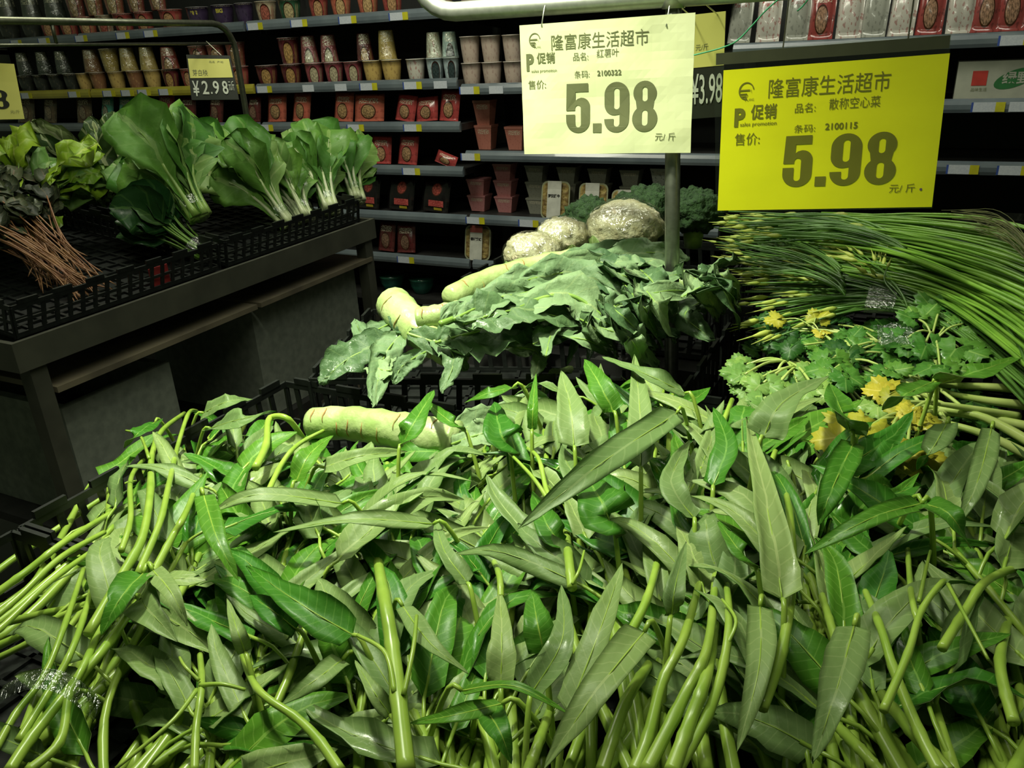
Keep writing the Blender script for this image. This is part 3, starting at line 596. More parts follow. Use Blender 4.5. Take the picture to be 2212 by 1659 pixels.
m = MB(); m.bar(ch[0], ch[1], 0.008, 0.016); m.build('sleeve_hanger', mat('dark_hanger_bar', sl(62, 62, 44), rough=0.5, jitter=0), t)
for px in (1690, 1960): 
    p = onY(px, 128 - (px - 1548) * 0.0754, YS - 0.004); m = MB(); m.tube([p, p + Vector((0, 0.03, 0.105))], 0.0011, 5); m.build('hook', mat('dark_hanger_bar', None), t)
# board behind the pale sheet
cb = [onY(x, y, 1.5) for x, y in ((1478, 34), (1568, 24), (1560, 252), (1482, 258))]
t = thing('price_board', 'yellow and black price board reading 3.98 half hidden behind the pale sheet', 'price sign', cb[3].lerp(cb[2], .5))
BOARDB = mat('black_board', sl(34, 38, 30), rough=0.4, jitter=0)
fn = sheet(t, 'board', cb, 0, BOARDB, 4, 4, 0.004)
fy = lambda u, v: fn(u, v, 0.0012)
mk('yellow_card', [fy(u, v) for u, v in ((0, .5), (1, .5), (1, 1), (0, 1))], [(0, 1, 2, 3)], YSHEET2, t, smooth=False)
f2 = lambda u, v: fn(u, v, 0.002)
m = MB()
for u in (.2, .8): c = fn(u, .98); m.tube([c, Vector((c.x, 1.345, 1.553))], 0.0012, 5)
m.build('hanging_wire', STEEL, t)
fit(txt('元/斤'), .28, .6, .66, .72, t, f2, INK); fit(txt('¥3.98', 0.01), .15, .98, .14, .44, t, f2, CHALK)
# steel frame holding the sheets: rounded loop and its post
t = thing('sign_frame', 'polished steel tube frame with round post holding the price sheets', 'sign stand', (-0.362, 1.33, 0.86))
zb, zt, xl, xr, yy, rr = 1.552, 2.05, -0.835, 0.62, 1.33, 0.075
loop = []
for cx, cz, a0 in ((xl + rr, zb + rr, 180), (xr - rr, zb + rr, 270), (xr - rr, zt - rr, 0), (xl + rr, zt - rr, 90)):
    loop += [(cx + rr * math.cos(R(a0 + 15 * k)), yy, cz + rr * math.sin(R(a0 + 15 * k))) for k in range(7)]
m = MB(); m.tube(loop + [loop[0]], 0.0155, 14, cap=False); m.build('frame_tube', STEEL, t, True)
POSTM = mat('brushed_steel_post', sl(150, 154, 140), sl(130, 134, 120), rough=0.36, metal=0.9, scale=60, jitter=0)
m = MB(); m.tube([(-0.352, 1.33, 0.62), (-0.366, 1.33, 1.15), (-0.376, 1.33, 1.552)], 0.0125, 16); m.build('post', POSTM, t, True)
m = MB(); m.tube([(-0.376, 1.33, 1.535), (-0.376, 1.33, 1.57)], 0.0175, 14); m.build('clamp', STEEL, t, True)
for px in (1170, 1440):   # wire ties from tube to sheet
    a = onY(px, 45, YS); m = MB(); m.tube([a + Vector((0, -.001, -.008)), a + Vector((0, .012, .018)), a + Vector((0, .03, .04))], 0.0012, 5); m.build('wire_tie', STEEL, t, True)
# green string
m = MB(); m.tube(spline([onY(x, y, YS - 0.014) for x, y in ((1499, 119), (1520, 114), (1560, 103), (1592, 88), (1625, 55), (1652, 25), (1680, 0), (1720, -30))] + [Vector((-0.19, 1.33, 1.57))], 40), 0.0011, 6)
tag(m.build('string', mat('green_string', sl(70, 170, 120), sl(50, 140, 96), scale=200, jitter=0), None, True), 'thin green plastic string tied from the pale sheet corner up to the tube', 'string')
m = MB(); m.tube(spline([onY(x, y, YS - 0.002) for x, y in ((1722, 24), (1735, 12), (1752, -12))] + [Vector((-0.165, 1.318, 1.566))], 16), 0.0011, 6)
tag(m.build('string', MATS['green_string'], None, True), 'short loose end of green string hanging above the yellow sheet', 'string')
# ------------------------------------------------------------------ frame over the left stand
XF = -2.25
t = thing('sign_frame', 'thin grey steel frame with rounded corner above the left vegetable stand', 'sign stand', (XF, 2.37, 0.95))
rc = 0.09; yc = 2.35; P = [(XF, 0.9, 1.622), (XF, yc - rc, 1.605)] + [(XF, yc - rc + rc * math.sin(R(a)), 1.605 - rc + rc * math.cos(R(a))) for a in (18, 36, 54, 72, 90)] + [(XF, yc, 1.2), (XF, yc, 0.95)]
DULL = mat('dull_steel', sl(120, 122, 104), sl(104, 106, 92), rough=0.35, metal=0.85, scale=60, jitter=0)
m = MB(); m.tube(P, 0.0105, 12); m.build('frame_tube', DULL, t, True)
m = MB(); m.tube([(XF, 0.9, 1.565), (XF, yc, 1.54)], 0.0045, 8); m.build('cross_wire', DULL, t, True)
yl = onX(116, 70, XF).y; m = MB(); m.tube([(XF, yl, 1.617), (XF, yl, 1.556)], 0.005, 8); m.build('link', DULL, t, True)
m = MB(); m.tube([(XF, 0.9, 1.622), (XF, 0.9, 0.95)], 0.0105, 12); m.build('post', DULL, t, True)
d0 = depth(onX(450, 150, XF)) - 0.03
cb = [atD(x, y, d0) for x, y in ((402, 118), (497, 120), (516, 215), (414, 216))]
t = thing('price_board', 'small yellow and black price board reading 2.98 hanging from the left frame', 'price sign', cb[3].lerp(cb[2], .5))
fn = sheet(t, 'board', cb, 0, BOARDB, 3, 3, 0.004); f1 = lambda u, v: fn(u, v, 0.0012); f2 = lambda u, v: fn(u, v, 0.002)
mk('yellow_card', [f1(u, v) for u, v in ((.03, .48), (.97, .5), (.96, .92), (.03, .91))], [(0, 1, 2, 3)], YSHEET2, t, smooth=False)
fit(txt('芽白秧'), .1, .43, .53, .67, t, f2, INK); fit(txt('品名  产地'), .5, .82, .82, .87, t, f2, INK)
for ch_, a, b in (('¥', .06, .2), ('2', .26, .4), ('.', .44, .47), ('9', .5, .63), ('8', .7, .82)):
    if ch_ == '.': mk('price_digit', [f2(u, v) for u, v in ((a, .13), (b, .13), (b, .17), (a, .17))], [(0, 1, 2, 3)], CHALK, t, smooth=False)
    else: fit(txt(ch_, 0.015), a, b, .12 if ch_ != '¥' else .08, .42, t, f2, CHALK, 'price_digit')
fit(txt('元/斤'), .84, .96, .2, .42, t, f2, CHALK)
m = MB()
for c in (cb[0].lerp(cb[1], .2), cb[0].lerp(cb[1], .8)): m.tube([c, Vector((XF, c.y, 1.55))], 0.0012, 5)
m.build('hanging_wire', DULL, t)
d0 = depth(onX(10, 190, XF)) - 0.03
cb = [atD(x, y, d0) for x, y in ((-190, 128), (30, 138), (53, 257), (-175, 262))]
t = thing('price_sheet', 'dull yellow price sheet ending in 8, cut off at the left frame edge', 'price sign', cb[3].lerp(cb[2], .5))
fn = sheet(t, 'sheet', cb, 0.001, YSHEET2, 6, 6)
big_price('2.98', .3, .885, .18, .52, t, fn, INKD); fit(txt('元/斤'), .88, .97, .1, .16, t, fn, INK)
m = MB()
for c in (cb[0].lerp(cb[1], .2), cb[0].lerp(cb[1], .85)): m.tube([c, Vector((XF, c.y, 1.555))], 0.0012, 5)
m.build('hanging_wire', DULL, t)
# ================================================================== crates
def crate(name, label, origin, lx, ly, h, rz=0.0, tilt=0.0, step=0.032, group='black lattice crates'):
    """open lattice crate: local x 0..lx, y 0..ly, z 0..h; tilt raises the -x side (about y)"""
    Mx = Matrix.Translation(origin) @ Matrix.Rotation(rz, 4, 'Z') @ Matrix.Rotation(tilt, 4, 'Y')
    t = thing(name, label, 'crate', origin, group)
    def wall(nm, a, b, sl_=True):
        a = Vector(a); b = Vector(b); L = (b - a).length; d = (b - a) / L; m = MB(); z = Vector((0, 0, 1))
        def br(p, q, w, hh): m.bar(Mx @ p, Mx @ q, w, hh, up=Mx.to_3x3() @ z)
        for zz, hh in ((0.006, 0.012), (h * 0.5, 0.007), (h - 0.005, 0.011)): br(a + z * zz, b + z * zz, 0.005, hh)
        n = max(2, int(L / step))
        for i in range(n + 1):
            p = a + d * (L * i / n); sk = d * (0.010 if 0 < i < n else 0)
            m.bar(Mx @ (p), Mx @ (p + z * (h - 0.004) + sk), 0.010, 0.004, up=Mx.to_3x3() @ Vector((d.y, -d.x, 0)))
        k = max(1, int(L / 0.085))
        for i in range(k):
            p = a + d * (L * (i + 0.2) / k); br(p + z * (h + 0.005), p + d * (L * 0.55 / k) + z * (h + 0.005), 0.006, 0.011)
        m.build(nm, BLACKP, t)
    wall('front_wall', (lx, 0, 0), (lx, ly, 0)); wall('back_wall', (0, ly, 0), (0, 0, 0)); wall('side_wall', (0, 0, 0), (lx, 0, 0)); wall('side_wall', (lx, ly, 0), (0, ly, 0))
    m = MB()
    n = int(ly / 0.045)
    for i in range(n + 1): y = ly * i / n; m.bar(Mx @ Vector((0, y, 0.004)), Mx @ Vector((lx, y, 0.004)), 0.008, 0.005)
    n = int(lx / 0.045)
    for i in range(n + 1): x = lx * i / n; m.bar(Mx @ Vector((x, 0, 0.004)), Mx @ Vector((x, ly, 0.004)), 0.008, 0.005)
    m.box((0, 0, -0.001), (lx, ly, 0.001), 0, Mx)
    m.build('base_grid', BLACKP, t)
    return t
# ================================================================== leaves
def prof_ws(v):
    if v < 0.075: return 0.9 * math.sqrt(v / 0.075)
    if v < 0.28: return 0.9 + 0.1 * sst(0.075, 0.28, v)
    return max(0.0, 1 - ((v - 0.28) / 0.72) ** 1.5)
def prof_let(v):
    if v < 0.3: return 0.10 + 0.1 * v
    return max(0.03, (0.13 + 0.87 * sst(0.28, 0.72, v)) * (math.sqrt(max(0, 1 - ((v - 0.74) / 0.262) ** 2)) if v > 0.74 else 1))
def prof_lan(v): return max(0.02, math.sin(math.pi * min(1, max(0, v)) ** 0.8) ** 0.8)
def prof_spn(v):
    if v < 0.45: return 0.04
    return max(0.02, math.sin(math.pi * (0.12 + 0.88 * (v - 0.45) / 0.55) ** 0.85))
def leaf(parent, spine, nrm, hw, prof, mats, *, fold=0.25, wave=0.0, wf=3.0, nn=10, mm=4, rib=0.0, pet=None, petr=0.002, seed=0.0, jag=0.0, crumple=0.0, flip=False, name='leaf', twist=0.0, thick=0.0006, fine=0.0):
    S = spline(spine, nn + 1); nrm = Vector(nrm).normalized(); V = []; U = []; F = []; MI = []; C = mm + 1
    tops = []; bots = []
    for i, p in enumerate(S):
        v = i / nn; t = (S[min(i + 1, nn)] - S[max(i - 1, 0)])
        t = t.normalized() if t.length > 1e-9 else Vector((1, 0, 0))
        nr = nrm
        if twist: nr = Matrix.Rotation(twist * v, 3, t) @ nrm
        sd = t.cross(nr)
        if sd.length < 1e-3: sd = t.orthogonal()
        sd.normalize(); n = sd.cross(t).normalized(); w = hw * prof(v)
        for j in range(C):
            s = -1 + 2 * j / mm; a = abs(s); ww = w
            if jag and a > 0.9: ww = w * (1 + jag * noise.noise(Vector((i * 1.7 + seed, s * 3, seed))))
            q = p + sd * (s * ww * math.cos(fold * a)) + n * (a * ww * math.sin(fold))
            if wave: q += n * (wave * a * a * math.sin(wf * 6.28 * v + (0 if s < 0 else 1.9) + seed) * prof(v))
            if crumple: q += n * (crumple * noise.noise(Vector((v * 9 + seed, s * 2.2, seed * 1.7))) * min(1, prof(v) * 1.5)) + sd * (crumple * 0.5 * noise.noise(Vector((v * 7 - seed, s * 2, 3.1))))
            if fine: q += n * (fine * noise.noise(Vector((v * 24 + seed, s * 7, seed)))) + sd * (fine * 0.6 * noise.noise(Vector((v * 20, s * 6, seed + 9))))
            tops.append(q); bots.append(q - n * thick); U.append((j / mm, v))
    V = tops + bots; n0 = len(tops); U = U + U; ti, bi = (1, 0) if flip else (0, 1)
    for i in range(nn):
        for j in range(mm):
            a = i * C + j; F.append((a, a + 1, a + C + 1, a + C)); MI.append(ti); F.append((n0 + a, n0 + a + C, n0 + a + C + 1, n0 + a + 1)); MI.append(bi)
        for j in (0, mm): a = i * C + j; F.append((a, a + C, n0 + a + C, n0 + a)); MI.append(bi)
    b = MB(); b.V = V; b.F = F; b.M = MI; b.U = U
    if rib:
        k = int(nn * 0.8); b.tube(S[:k + 1], [rib * (1 - 0.75 * i / k) for i in range(k + 1)], 6, 2)
    if pet: b.tube(pet, [petr] * len(pet), 6, 2, cap=False)
    return mk(name, b.V, b.F, mats, parent, b.M, b.U, True)
WS_T = leafmat('water_spinach_leaf_top', sl(88, 148, 44), sl(64, 122, 34), sl(128, 178, 78))
WS_U = leafmat('water_spinach_leaf_underside', sl(142, 168, 104), sl(122, 152, 84), sl(168, 188, 124), rough=0.45)
WS_S = mat('water_spinach_stem', sl(160, 188, 78), sl(136, 170, 60), rough=0.28, scale=26, jitter=0.12)
WS = [WS_T, WS_U, WS_S]
LT_T = leafmat('lettuce_leaf_top', sl(106, 158, 66), sl(84, 136, 50), sl(140, 178, 96), rough=0.45, veins=7, vs=0.15, ribw=0.05)
LT_U = leafmat('lettuce_leaf_underside', sl(126, 166, 86), sl(104, 146, 66), sl(170, 194, 124), rough=0.5, veins=7, ribw=0.05)
LT_W = mat('cabbage_white_stem', sl(206, 212, 176), sl(176, 196, 130), rough=0.3, scale=14, jitter=0.08)
LT_G = mat('cabbage_green_stem', sl(150, 180, 96), sl(124, 160, 70), rough=0.3, scale=14, jitter=0.08)
SP_T = leafmat('spinach_leaf_top', sl(44, 84, 40), sl(32, 66, 32), sl(86, 126, 62), rough=0.35, veins=6)
SP_U = leafmat('spinach_leaf_underside', sl(74, 110, 62), sl(60, 96, 50), sl(110, 146, 80), veins=6)
SP_S = mat('spinach_stem', sl(116, 156, 62), sl(96, 136, 48), rough=0.3, scale=20)
MU_T = leafmat('mustard_leaf_top', sl(64, 92, 44), sl(48, 74, 34), sl(170, 182, 130), rough=0.5, veins=6, vs=0.6, ribw=0.07)
MU_U = leafmat('mustard_leaf_underside', sl(124, 140, 88), sl(104, 122, 70), sl(186, 194, 150), rough=0.5, veins=6, vs=0.5, ribw=0.07)
YL_T = leafmat('yellow_lettuce_top', sl(150, 186, 50), sl(124, 164, 40), sl(186, 206, 100), veins=6)
AM_T = leafmat('amaranth_leaf_top', sl(52, 62, 42), sl(38, 46, 32), sl(96, 88, 66), rough=0.5, veins=7)
AM_U = leafmat('amaranth_leaf_underside', sl(84, 94, 64), sl(66, 76, 50), sl(120, 104, 84), rough=0.5, veins=7)
AM_S = mat('amaranth_red_stem', sl(158, 118, 78), sl(128, 84, 58), rough=0.4, scale=20)
def rnd_dir(d, side, up, a, b):
    return (d + side * random.uniform(-a, a) + up * random.uniform(-b, b)).normalized()
def bunch(name, label, cat, base, tip, n, hw, prof, mats, spread=0.35, lift=0.25, petr=0.008, r0=0.02, wave=0.012, fold=0.3, crumple=0.01, rib=0.004, group=None, droop=0.1, nn=12, mm=6, tape=None, petn=0.36, lenj=0.15, bulb=1.4, jag=0.0):
    """leaves fanning out of a tight stem end at base, blades towards tip"""
    base = Vector(base); tip = Vector(tip); ax = tip - base; L = ax.length; d = ax / L
    side = d.cross(Vector((0, 0, 1))).normalized(); up = side.cross(d)
    t = thing(name, label, cat, base, group)
    for i in range(n):
        a = random.uniform(-1, 1); e = random.uniform(-1, 1)
        dd = (d + side * (a * spread) + up * (e * lift)).normalized(); ll = L * random.uniform(1 - lenj, 1 + lenj * 0.6)
        b0 = base + side * (a * r0) + up * (e * r0 * 0.8)
        p1 = b0 + dd.lerp(d, 0.5).normalized() * (ll * 0.36); p2 = b0 + dd * (ll * 0.7) + up * (ll * 0.03); p3 = b0 + dd * ll - Vector((0, 0, droop * ll * random.uniform(0.2, 1.4))) + side * (a * 0.06 * ll)
        sp = [b0, p1, p2, p3]; S = spline(sp, 12); k = max(3, int(12 * petn) + 1)
        nr = (up + side * (a * 0.9) + d * -0.35 + Vector((random.uniform(-.3, .3), random.uniform(-.3, .3), 0.2))).normalized()
        if random.random() < 0.25: nr = (nr + Vector((0.6, -0.7, 0))).normalized()
        o = leaf(t, sp, nr, hw * random.uniform(0.8, 1.15), prof, mats, fold=fold * random.uniform(0.2, 1.4), wave=wave, wf=random.uniform(1.5, 3), nn=nn, mm=mm, rib=rib, seed=random.uniform(0, 50), crumple=crumple, flip=random.random() < 0.3, jag=jag)
        b = MB(); b.tube(S[:k + 1], [petr * (bulb if q == 0 else 1.15 if q < 2 else 1 - 0.5 * q / k) for q in range(k + 1)], 8); b.build('stem', mats[2], o, True)
    if tape:
        c = base + d * (L * tape); b = MB(); rr = r0 * 1.6
        pts = [c + (side * math.cos(q) + up * math.sin(q) * 0.8) * rr for q in [2 * math.pi * k / 14 for k in range(15)]]
        V = [];
        for p in pts: V += [p - d * 0.014, p + d * 0.014]
        mk('plastic_tie', V, [(2*k, 2*k+2, 2*k+3, 2*k+1) for k in range(14)], FILM, t)
    return t
# ================================================================== left stand
XL = -1.68
t = thing('display_table', 'dark grey metal vegetable stand across the aisle on the left', 'stand', (-2.2, 1.6, 0))
m = MB(); m.box((XL - 0.012, 0.97, 0.893), (XL, 2.27, 0.96)); m.build('front_apron', GREYMET, t)
m = MB(); m.box((-2.78, 0.958, 0.893), (XL, 0.97, 0.96)); m.build('end_apron', GREYMET, t)
m = MB(); m.box((-2.78, 2.27, 0.893), (XL, 2.282, 0.96)); m.build('end_apron', GREYMET, t)
m = MB(); m.box((-2.78, 0.97, 0.925), (XL - 0.012, 2.27, 0.945)); m.build('table_top', DARKMET, t)
LEDGE = mat('worn_ledge_board', sl(112, 104, 84), sl(84, 78, 64), rough=0.6, scale=9, jitter=0.05)
for y0, y1 in ((1.03, 1.675), (1.69, 2.25)):
    m = MB(); m.box((-2.7, y0, 0.818), (XL - 0.004, y1, 0.832)); m.build('ledge_board', LEDGE, t)
m = MB(); m.box((-2.7, 1.0, 0.42), (XL - 0.03, 2.25, 0.445)); m.build('lower_shelf', DARKMET, t)
for x in (XL - 0.05, -2.72):
    for y in (0.985, 2.225): m = MB(); m.box((x, y, 0), (x + 0.04, y + 0.04, 0.93)); m.build('leg', GREYMET, t)
FOAM = mat('grey_foam_box', sl(122, 128, 116), sl(104, 110, 100), rough=0.8, scale=40, jitter=0.05)
def foam_box(label, x0, y0, z0, x1, y1, z1, fill=True):
    t = thing('foam_box', label, 'box', ((x0 + x1) / 2, (y0 + y1) / 2, z0), 'foam boxes under the left stand'); w = 0.022
    m = MB(); m.box((x0, y0, z0), (x1, y1, z0 + w)); m.box((x0, y0, z0 + w), (x0 + w, y1, z1)); m.box((x1 - w, y0, z0 + w), (x1, y1, z1)); m.box((x0 + w, y0, z0 + w), (x1 - w, y0 + w, z1)); m.box((x0 + w, y1 - w, z0 + w), (x1 - w, y1, z1)); m.build('box', FOAM, t)
    return t
foam_box('open grey foam box under the near end of the left stand', -2.2, 1.06, 0.446, -1.74, 1.38, 0.755)
foam_box('tall grey foam box under the far end of the left stand', -2.2, 1.70, 0.446, -1.74, 2.21, 0.80)
t = thing('leaf_scraps', 'dark wilted leaf scraps lying in the open foam box', 'leaves', (-1.97, 1.22, 0.47))
for i in range(14):
    p = Vector((random.uniform(-2.12, -1.82), random.uniform(1.12, 1.32), random.uniform(0.5, 0.72))); d = Vector((random.uniform(-1, 1), random.uniform(-1, 1), random.uniform(-.2, .5))).normalized()
    leaf(t, [p - d * .05, p, p + d * .05], (0, 0, 1), 0.03, prof_lan, [SP_T, SP_U, SP_S], crumple=0.02, seed=i)
TL = R(7.5)
crate('vegetable_crate', 'near black lattice crate on the left stand holding red-stemmed greens', (-2.5, 1.0, 1.055), 0.78, 0.60, 0.075, tilt=TL)
crate('vegetable_crate', 'far black lattice crate on the left stand holding white-stemmed cabbages', (-2.5, 1.63, 1.055), 0.78, 0.62, 0.075, tilt=TL)
m = MB(); p = onX(345, 600, XL - 0.055); m.box((p.x, p.y - 0.03, p.z - 0.028), (p.x + 0.002, p.y + 0.03, p.z + 0.03)); tag(m.build('red_card', mat('red_card_paper', sl(170, 52, 52), rough=0.6, jitter=0), None), 'small red card stuck on the front lattice of the left crate', 'card')
G1 = 'white-stemmed cabbage bunches on the left stand'
LETM = [LT_T, LT_U, LT_W]
CB = [((432, 470), (315, 285), 'leftmost', 0.10), ((628, 487), (485, 292), 'slanting middle', 0.085), ((664, 472), (590, 335), 'small half-hidden', 0.07), ((718, 455), (668, 305), 'upright second rightmost', 0.075), ((772, 432), (728, 298), 'rightmost upright', 0.08), ((540, 430), (420, 290), 'rear darker', 0.085)]
for (b, tp, w, hw) in CB:
    xb = -1.80 if w != 'rear darker' else -1.98
    bunch('cabbage_bunch', f'{w} bunch of pale green leafy cabbage with white stems, left stand', 'vegetable', onX(*b, xb), onX(*tp, xb - 0.20), 18, hw * .86, prof_let, LETM if w != 'leftmost' else [LT_T, LT_U, LT_G], spread=0.26, lift=0.3, petr=0.0085, r0=0.022, wave=0.016, crumple=0.026, group=G1, tape=0.16, droop=0.06, lenj=0.2, jag=0.2)
bunch('cabbage_bunch', 'loose pale cabbage leaves lying behind the slanting bunch', 'vegetable', onX(590, 420, -2.05), onX(575, 330, -2.2), 7, 0.07, prof_let, LETM, spread=0.5, lift=0.3, group=G1)
bunch('spinach_bunch', 'dark green spinach bunch with taped green stems in the left crate', 'vegetable', onX(440, 546, -1.78), onX(270, 430, -1.98), 24, 0.07, prof_spn, [SP_T, SP_U, SP_S], spread=0.36, lift=0.22, petr=0.0036, r0=0.024, tape=0.1, rib=0.0025, droop=0.12, petn=0.45, bulb=1.1)
bunch('mustard_greens', 'mottled mustard greens with pale midribs behind the spinach', 'vegetable', onX(245, 430, -2.2), onX(215, 285, -2.36), 18, 0.05, prof_lan, [MU_T, MU_U, LT_G], spread=0.75, lift=0.55, petr=0.005, r0=0.05, rib=0.004, crumple=0.03, wave=0.015)
bunch('mustard_greens', 'upright leafy greens at the rear beside the grey post of the left stand', 'vegetable', onX(330, 380, -2.3), onX(335, 268, -2.42), 10, 0.05, prof_lan, [MU_T, MU_U, LT_G], spread=0.6, lift=0.5, petr=0.005, r0=0.05, rib=0.003, crumple=0.02)
bunch('frilly_lettuce', 'frilly yellow-green lettuce at the left edge of the left stand', 'vegetable', onX(40, 450, -2.15), onX(70, 375, -2.3), 24, 0.045, prof_let, [YL_T, LT_U, LT_G], spread=0.9, lift=0.6, petr=0.004, r0=0.06, rib=0.002, crumple=0.05, wave=0.03)
bunch('leafy_greens', 'dark leafy greens at the rear left corner of the left stand', 'vegetable', onX(30, 400, -2.4), onX(30, 315, -2.5), 12, 0.05, prof_lan, [MU_T, MU_U, LT_G], spread=0.8, lift=0.5, petr=0.004, r0=0.06, crumple=0.02)
# amaranth with red stems and roots
for k, (b, tp, lab) in enumerate((((150, 588), (-60, 470), 'red-stemmed amaranth bunch lying nearest in the left crate'), ((110, 560), (-10, 420), 'dark amaranth bunch lying under the frilly yellow lettuce'))):
    B = onX(*b, -1.86 - .08 * k); T = onX(*tp, -2.12 - .1 * k)
    t = thing('amaranth_bunch', lab, 'vegetable', B, 'red-stemmed amaranth bunches')
    d = (T - B).normalized(); sd = d.cross(Vector((0, 0, 1))).normalized()
    for i in range(38):
        a = random.uniform(-1, 1); e = random.uniform(-1, 1); b0 = B + sd * (a * 0.05) + Vector((0, 0, e * 0.03)); L = (T - B).length
        mid = b0 + d * L * .5 + Vector((random.uniform(-.02, .02), random.uniform(-.02, .02), .02 + random.uniform(-.015, .02))) + sd * a * .02; en = b0 + d * L * random.uniform(.85, 1.1) + sd * a * .1 + Vector((0, 0, random.uniform(-.02, .05)))
        m = MB(); rt = b0 - d * random.uniform(.02, .09) + sd * random.uniform(-.03, .03) + Vector((0, 0, -random.uniform(.0, .05)))
        for q_ in (rt, b0, mid, en): q_.z = max(q_.z, 1.066 - (q_.x + 2.5) * 0.1317)
        m.tube(spline([rt, b0, mid, en], 12), [0.0005] + [0.0017] * 6 + [0.0019] * 5, 6); st = m.build('stem', AM_S, t, True)
        for q in range(4):
            p = mid.lerp(en, random.random()); dr = (d + sd * random.uniform(-1.2, 1.2) + Vector((0, 0, random.uniform(-.1, .6)))).normalized()
            leaf(t, [p, p + dr * .04, p + dr * .08 - Vector((0, 0, .01))], (random.uniform(-.4, .4), random.uniform(-.4, .4), 1), .026, prof_lan, [AM_T, AM_U, AM_S], crumple=.012, seed=i + q, flip=random.random() < .4, nn=7)
# ================================================================== near stand
t = thing('display_table', 'near vegetable stand under the water spinach and celtuce crates', 'stand', (-0.05, 1.1, 0))
m = MB(); m.box((-1.03, 0.03, 0.76), (0.95, 2.3, 0.79)); m.build('table_top', DARKMET, t)
m = MB(); m.box((-1.04, 0.02, 0.69), (-1.028, 2.31, 0.80)); m.build('side_apron', GREYMET, t)
m = MB(); m.box((-1.04, 2.3, 0.69), (0.96, 2.312, 0.80)); m.build('back_apron', GREYMET, t)
m = MB(); m.box((-1.0, 1.56, 0.79), (0.95, 2.28, 0.845)); m.build('riser', DARKMET, t)
for x in (-1.0, 0.9):
    for y in (0.08, 1.15, 2.24): m = MB(); m.box((x, y, 0), (x + 0.04, y + 0.04, 0.76)); m.build('leg', GREYMET, t)
m = MB(); m.box((-0.98, 0.1, 0.25), (0.9, 2.25, 0.275)); m.build('lower_shelf', DARKMET, t)
NG = 'black lattice crates on the near stand'
for i, (x0, w) in enumerate(((-1.0, 0.57), (-0.42, 0.57), (0.16, 0.57))):
    w_ = ('leftmost', 'middle', 'rightmost')[i]
    crate('vegetable_crate', f'{w_} black lattice crate in the front row under the water spinach', (x0, 0.06, 0.79), w, 0.44, 0.155, group=NG)
    crate('vegetable_crate', f'{w_} black lattice crate in the second row under the water spinach leaves', (x0, 0.51, 0.79), w, 0.52, 0.155, group=NG)
pc = onZ(668, 812, 0.965)
crate('vegetable_crate', 'black lattice crate set askew under the celtuce pile', (pc.x, pc.y, 0.81), 0.56, 0.40, 0.15, rz=R(19), group=NG)
pc = onZ(1612, 812, 0.985)
crate('vegetable_crate', 'black lattice crate under the celery at the right', (-0.30, 1.16, 0.80), 0.62, 0.38, 0.165, group=NG)
crate('vegetable_crate', 'black lattice crate under the cauliflowers and broccoli', (-0.97, 1.62, 0.85), 0.60, 0.52, 0.12, group=NG)
crate('vegetable_crate', 'black lattice crate under the garlic chives', (-0.34, 1.62, 0.85), 0.70, 0.52, 0.12, group=NG)
# ------------------------------------------------------------------ pile surface of the front rows
def H(x, y):
    z = 0.935 + 0.085 * sst(-1.03, -0.62, x) + 0.02 * math.sin(x * 7 + y * 3) * sst(-1.0, -0.7, x) - 0.05 * sst(0.55, 0.15, y) - 0.035 * sst(0.88, 1.06, y) * sst(-0.35, -0.6, x)
    return z + 0.045 * math.exp(-((x + 0.44) / 0.2) ** 2 - ((y - 1.02) / 0.13) ** 2)
def P(px, py, off=0.0):
    z = 0.98
    for _ in range(8): p = onZ(px, py, z + off); z = H(p.x, p.y)
    return p
UP = Vector((0, 0, 1))
def proj(p): q = p - CAM; w = q.dot(FWD); return 1106 + F_PX * q.dot(RGT) / w, 829.5 - F_PX * q.dot(UPV) / w
CREST = [(-200, 1330), (0, 1240), (200, 1130), (250, 1100), (275, 960), (330, 905), (420, 868), (560, 858), (640, 905), (690, 950), (980, 965), (1010, 860), (1150, 815), (1250, 775), (1330, 762), (1420, 785), (1500, 812), (1600, 850), (1700, 810), (1900, 850), (2100, 880), (2400, 930)]
def under_crest(p):
    x, y = proj(p)
    for (a, b), (c, d) in zip(CREST, CREST[1:]):
        if a <= x <= c: return y > b + (d - b) * (x - a) / (c - a)
    return True
def ws_leaf(t, base, d, L, hw, nr, pet_from=None, flip=False, bend=0.15, seed=0, arch=0.12, petr=0.0018):
    """one leaf: thin stalk from the stem, then an arrow-shaped blade"""
    sd = d.cross(nr).normalized()
    sp = [base, base + d * (L * .35) + nr * (arch * L * .6) + sd * (bend * L * .15), base + d * (L * .7) + nr * (arch * L * .5) + sd * (bend * L * .4), base + d * L - nr * (arch * L * .5) + sd * (bend * L)]
    pet = None
    if pet_from is not None: pet = spline([pet_from, pet_from.lerp(base, .5) + nr * .006, base, sp[1].lerp(base, .6)], 7)
    return leaf(t, sp, nr, hw, prof_ws, WS, fold=random.uniform(-.1, .45), wave=hw * random.uniform(.05, .35), wf=random.uniform(1, 2.2), nn=9, mm=4, pet=pet, petr=petr, seed=seed, flip=flip, twist=random.uniform(-.6, .6), crumple=hw * .25, rib=0.0006)
def stem_mesh(t, pts, r0, r1, n=18):
    S = spline(pts, n); m = MB(); nodes = [int(n * q) for q in (.25, .5, .75)]
    m.tube(S, [(r0 + (r1 - r0) * i / (n - 1)) * (1.14 if i in nodes else 1) for i in range(n)], 8); m.build('stem', WS_S, t, True); return S
GW = 'water spinach stalks heaped in the front crates'
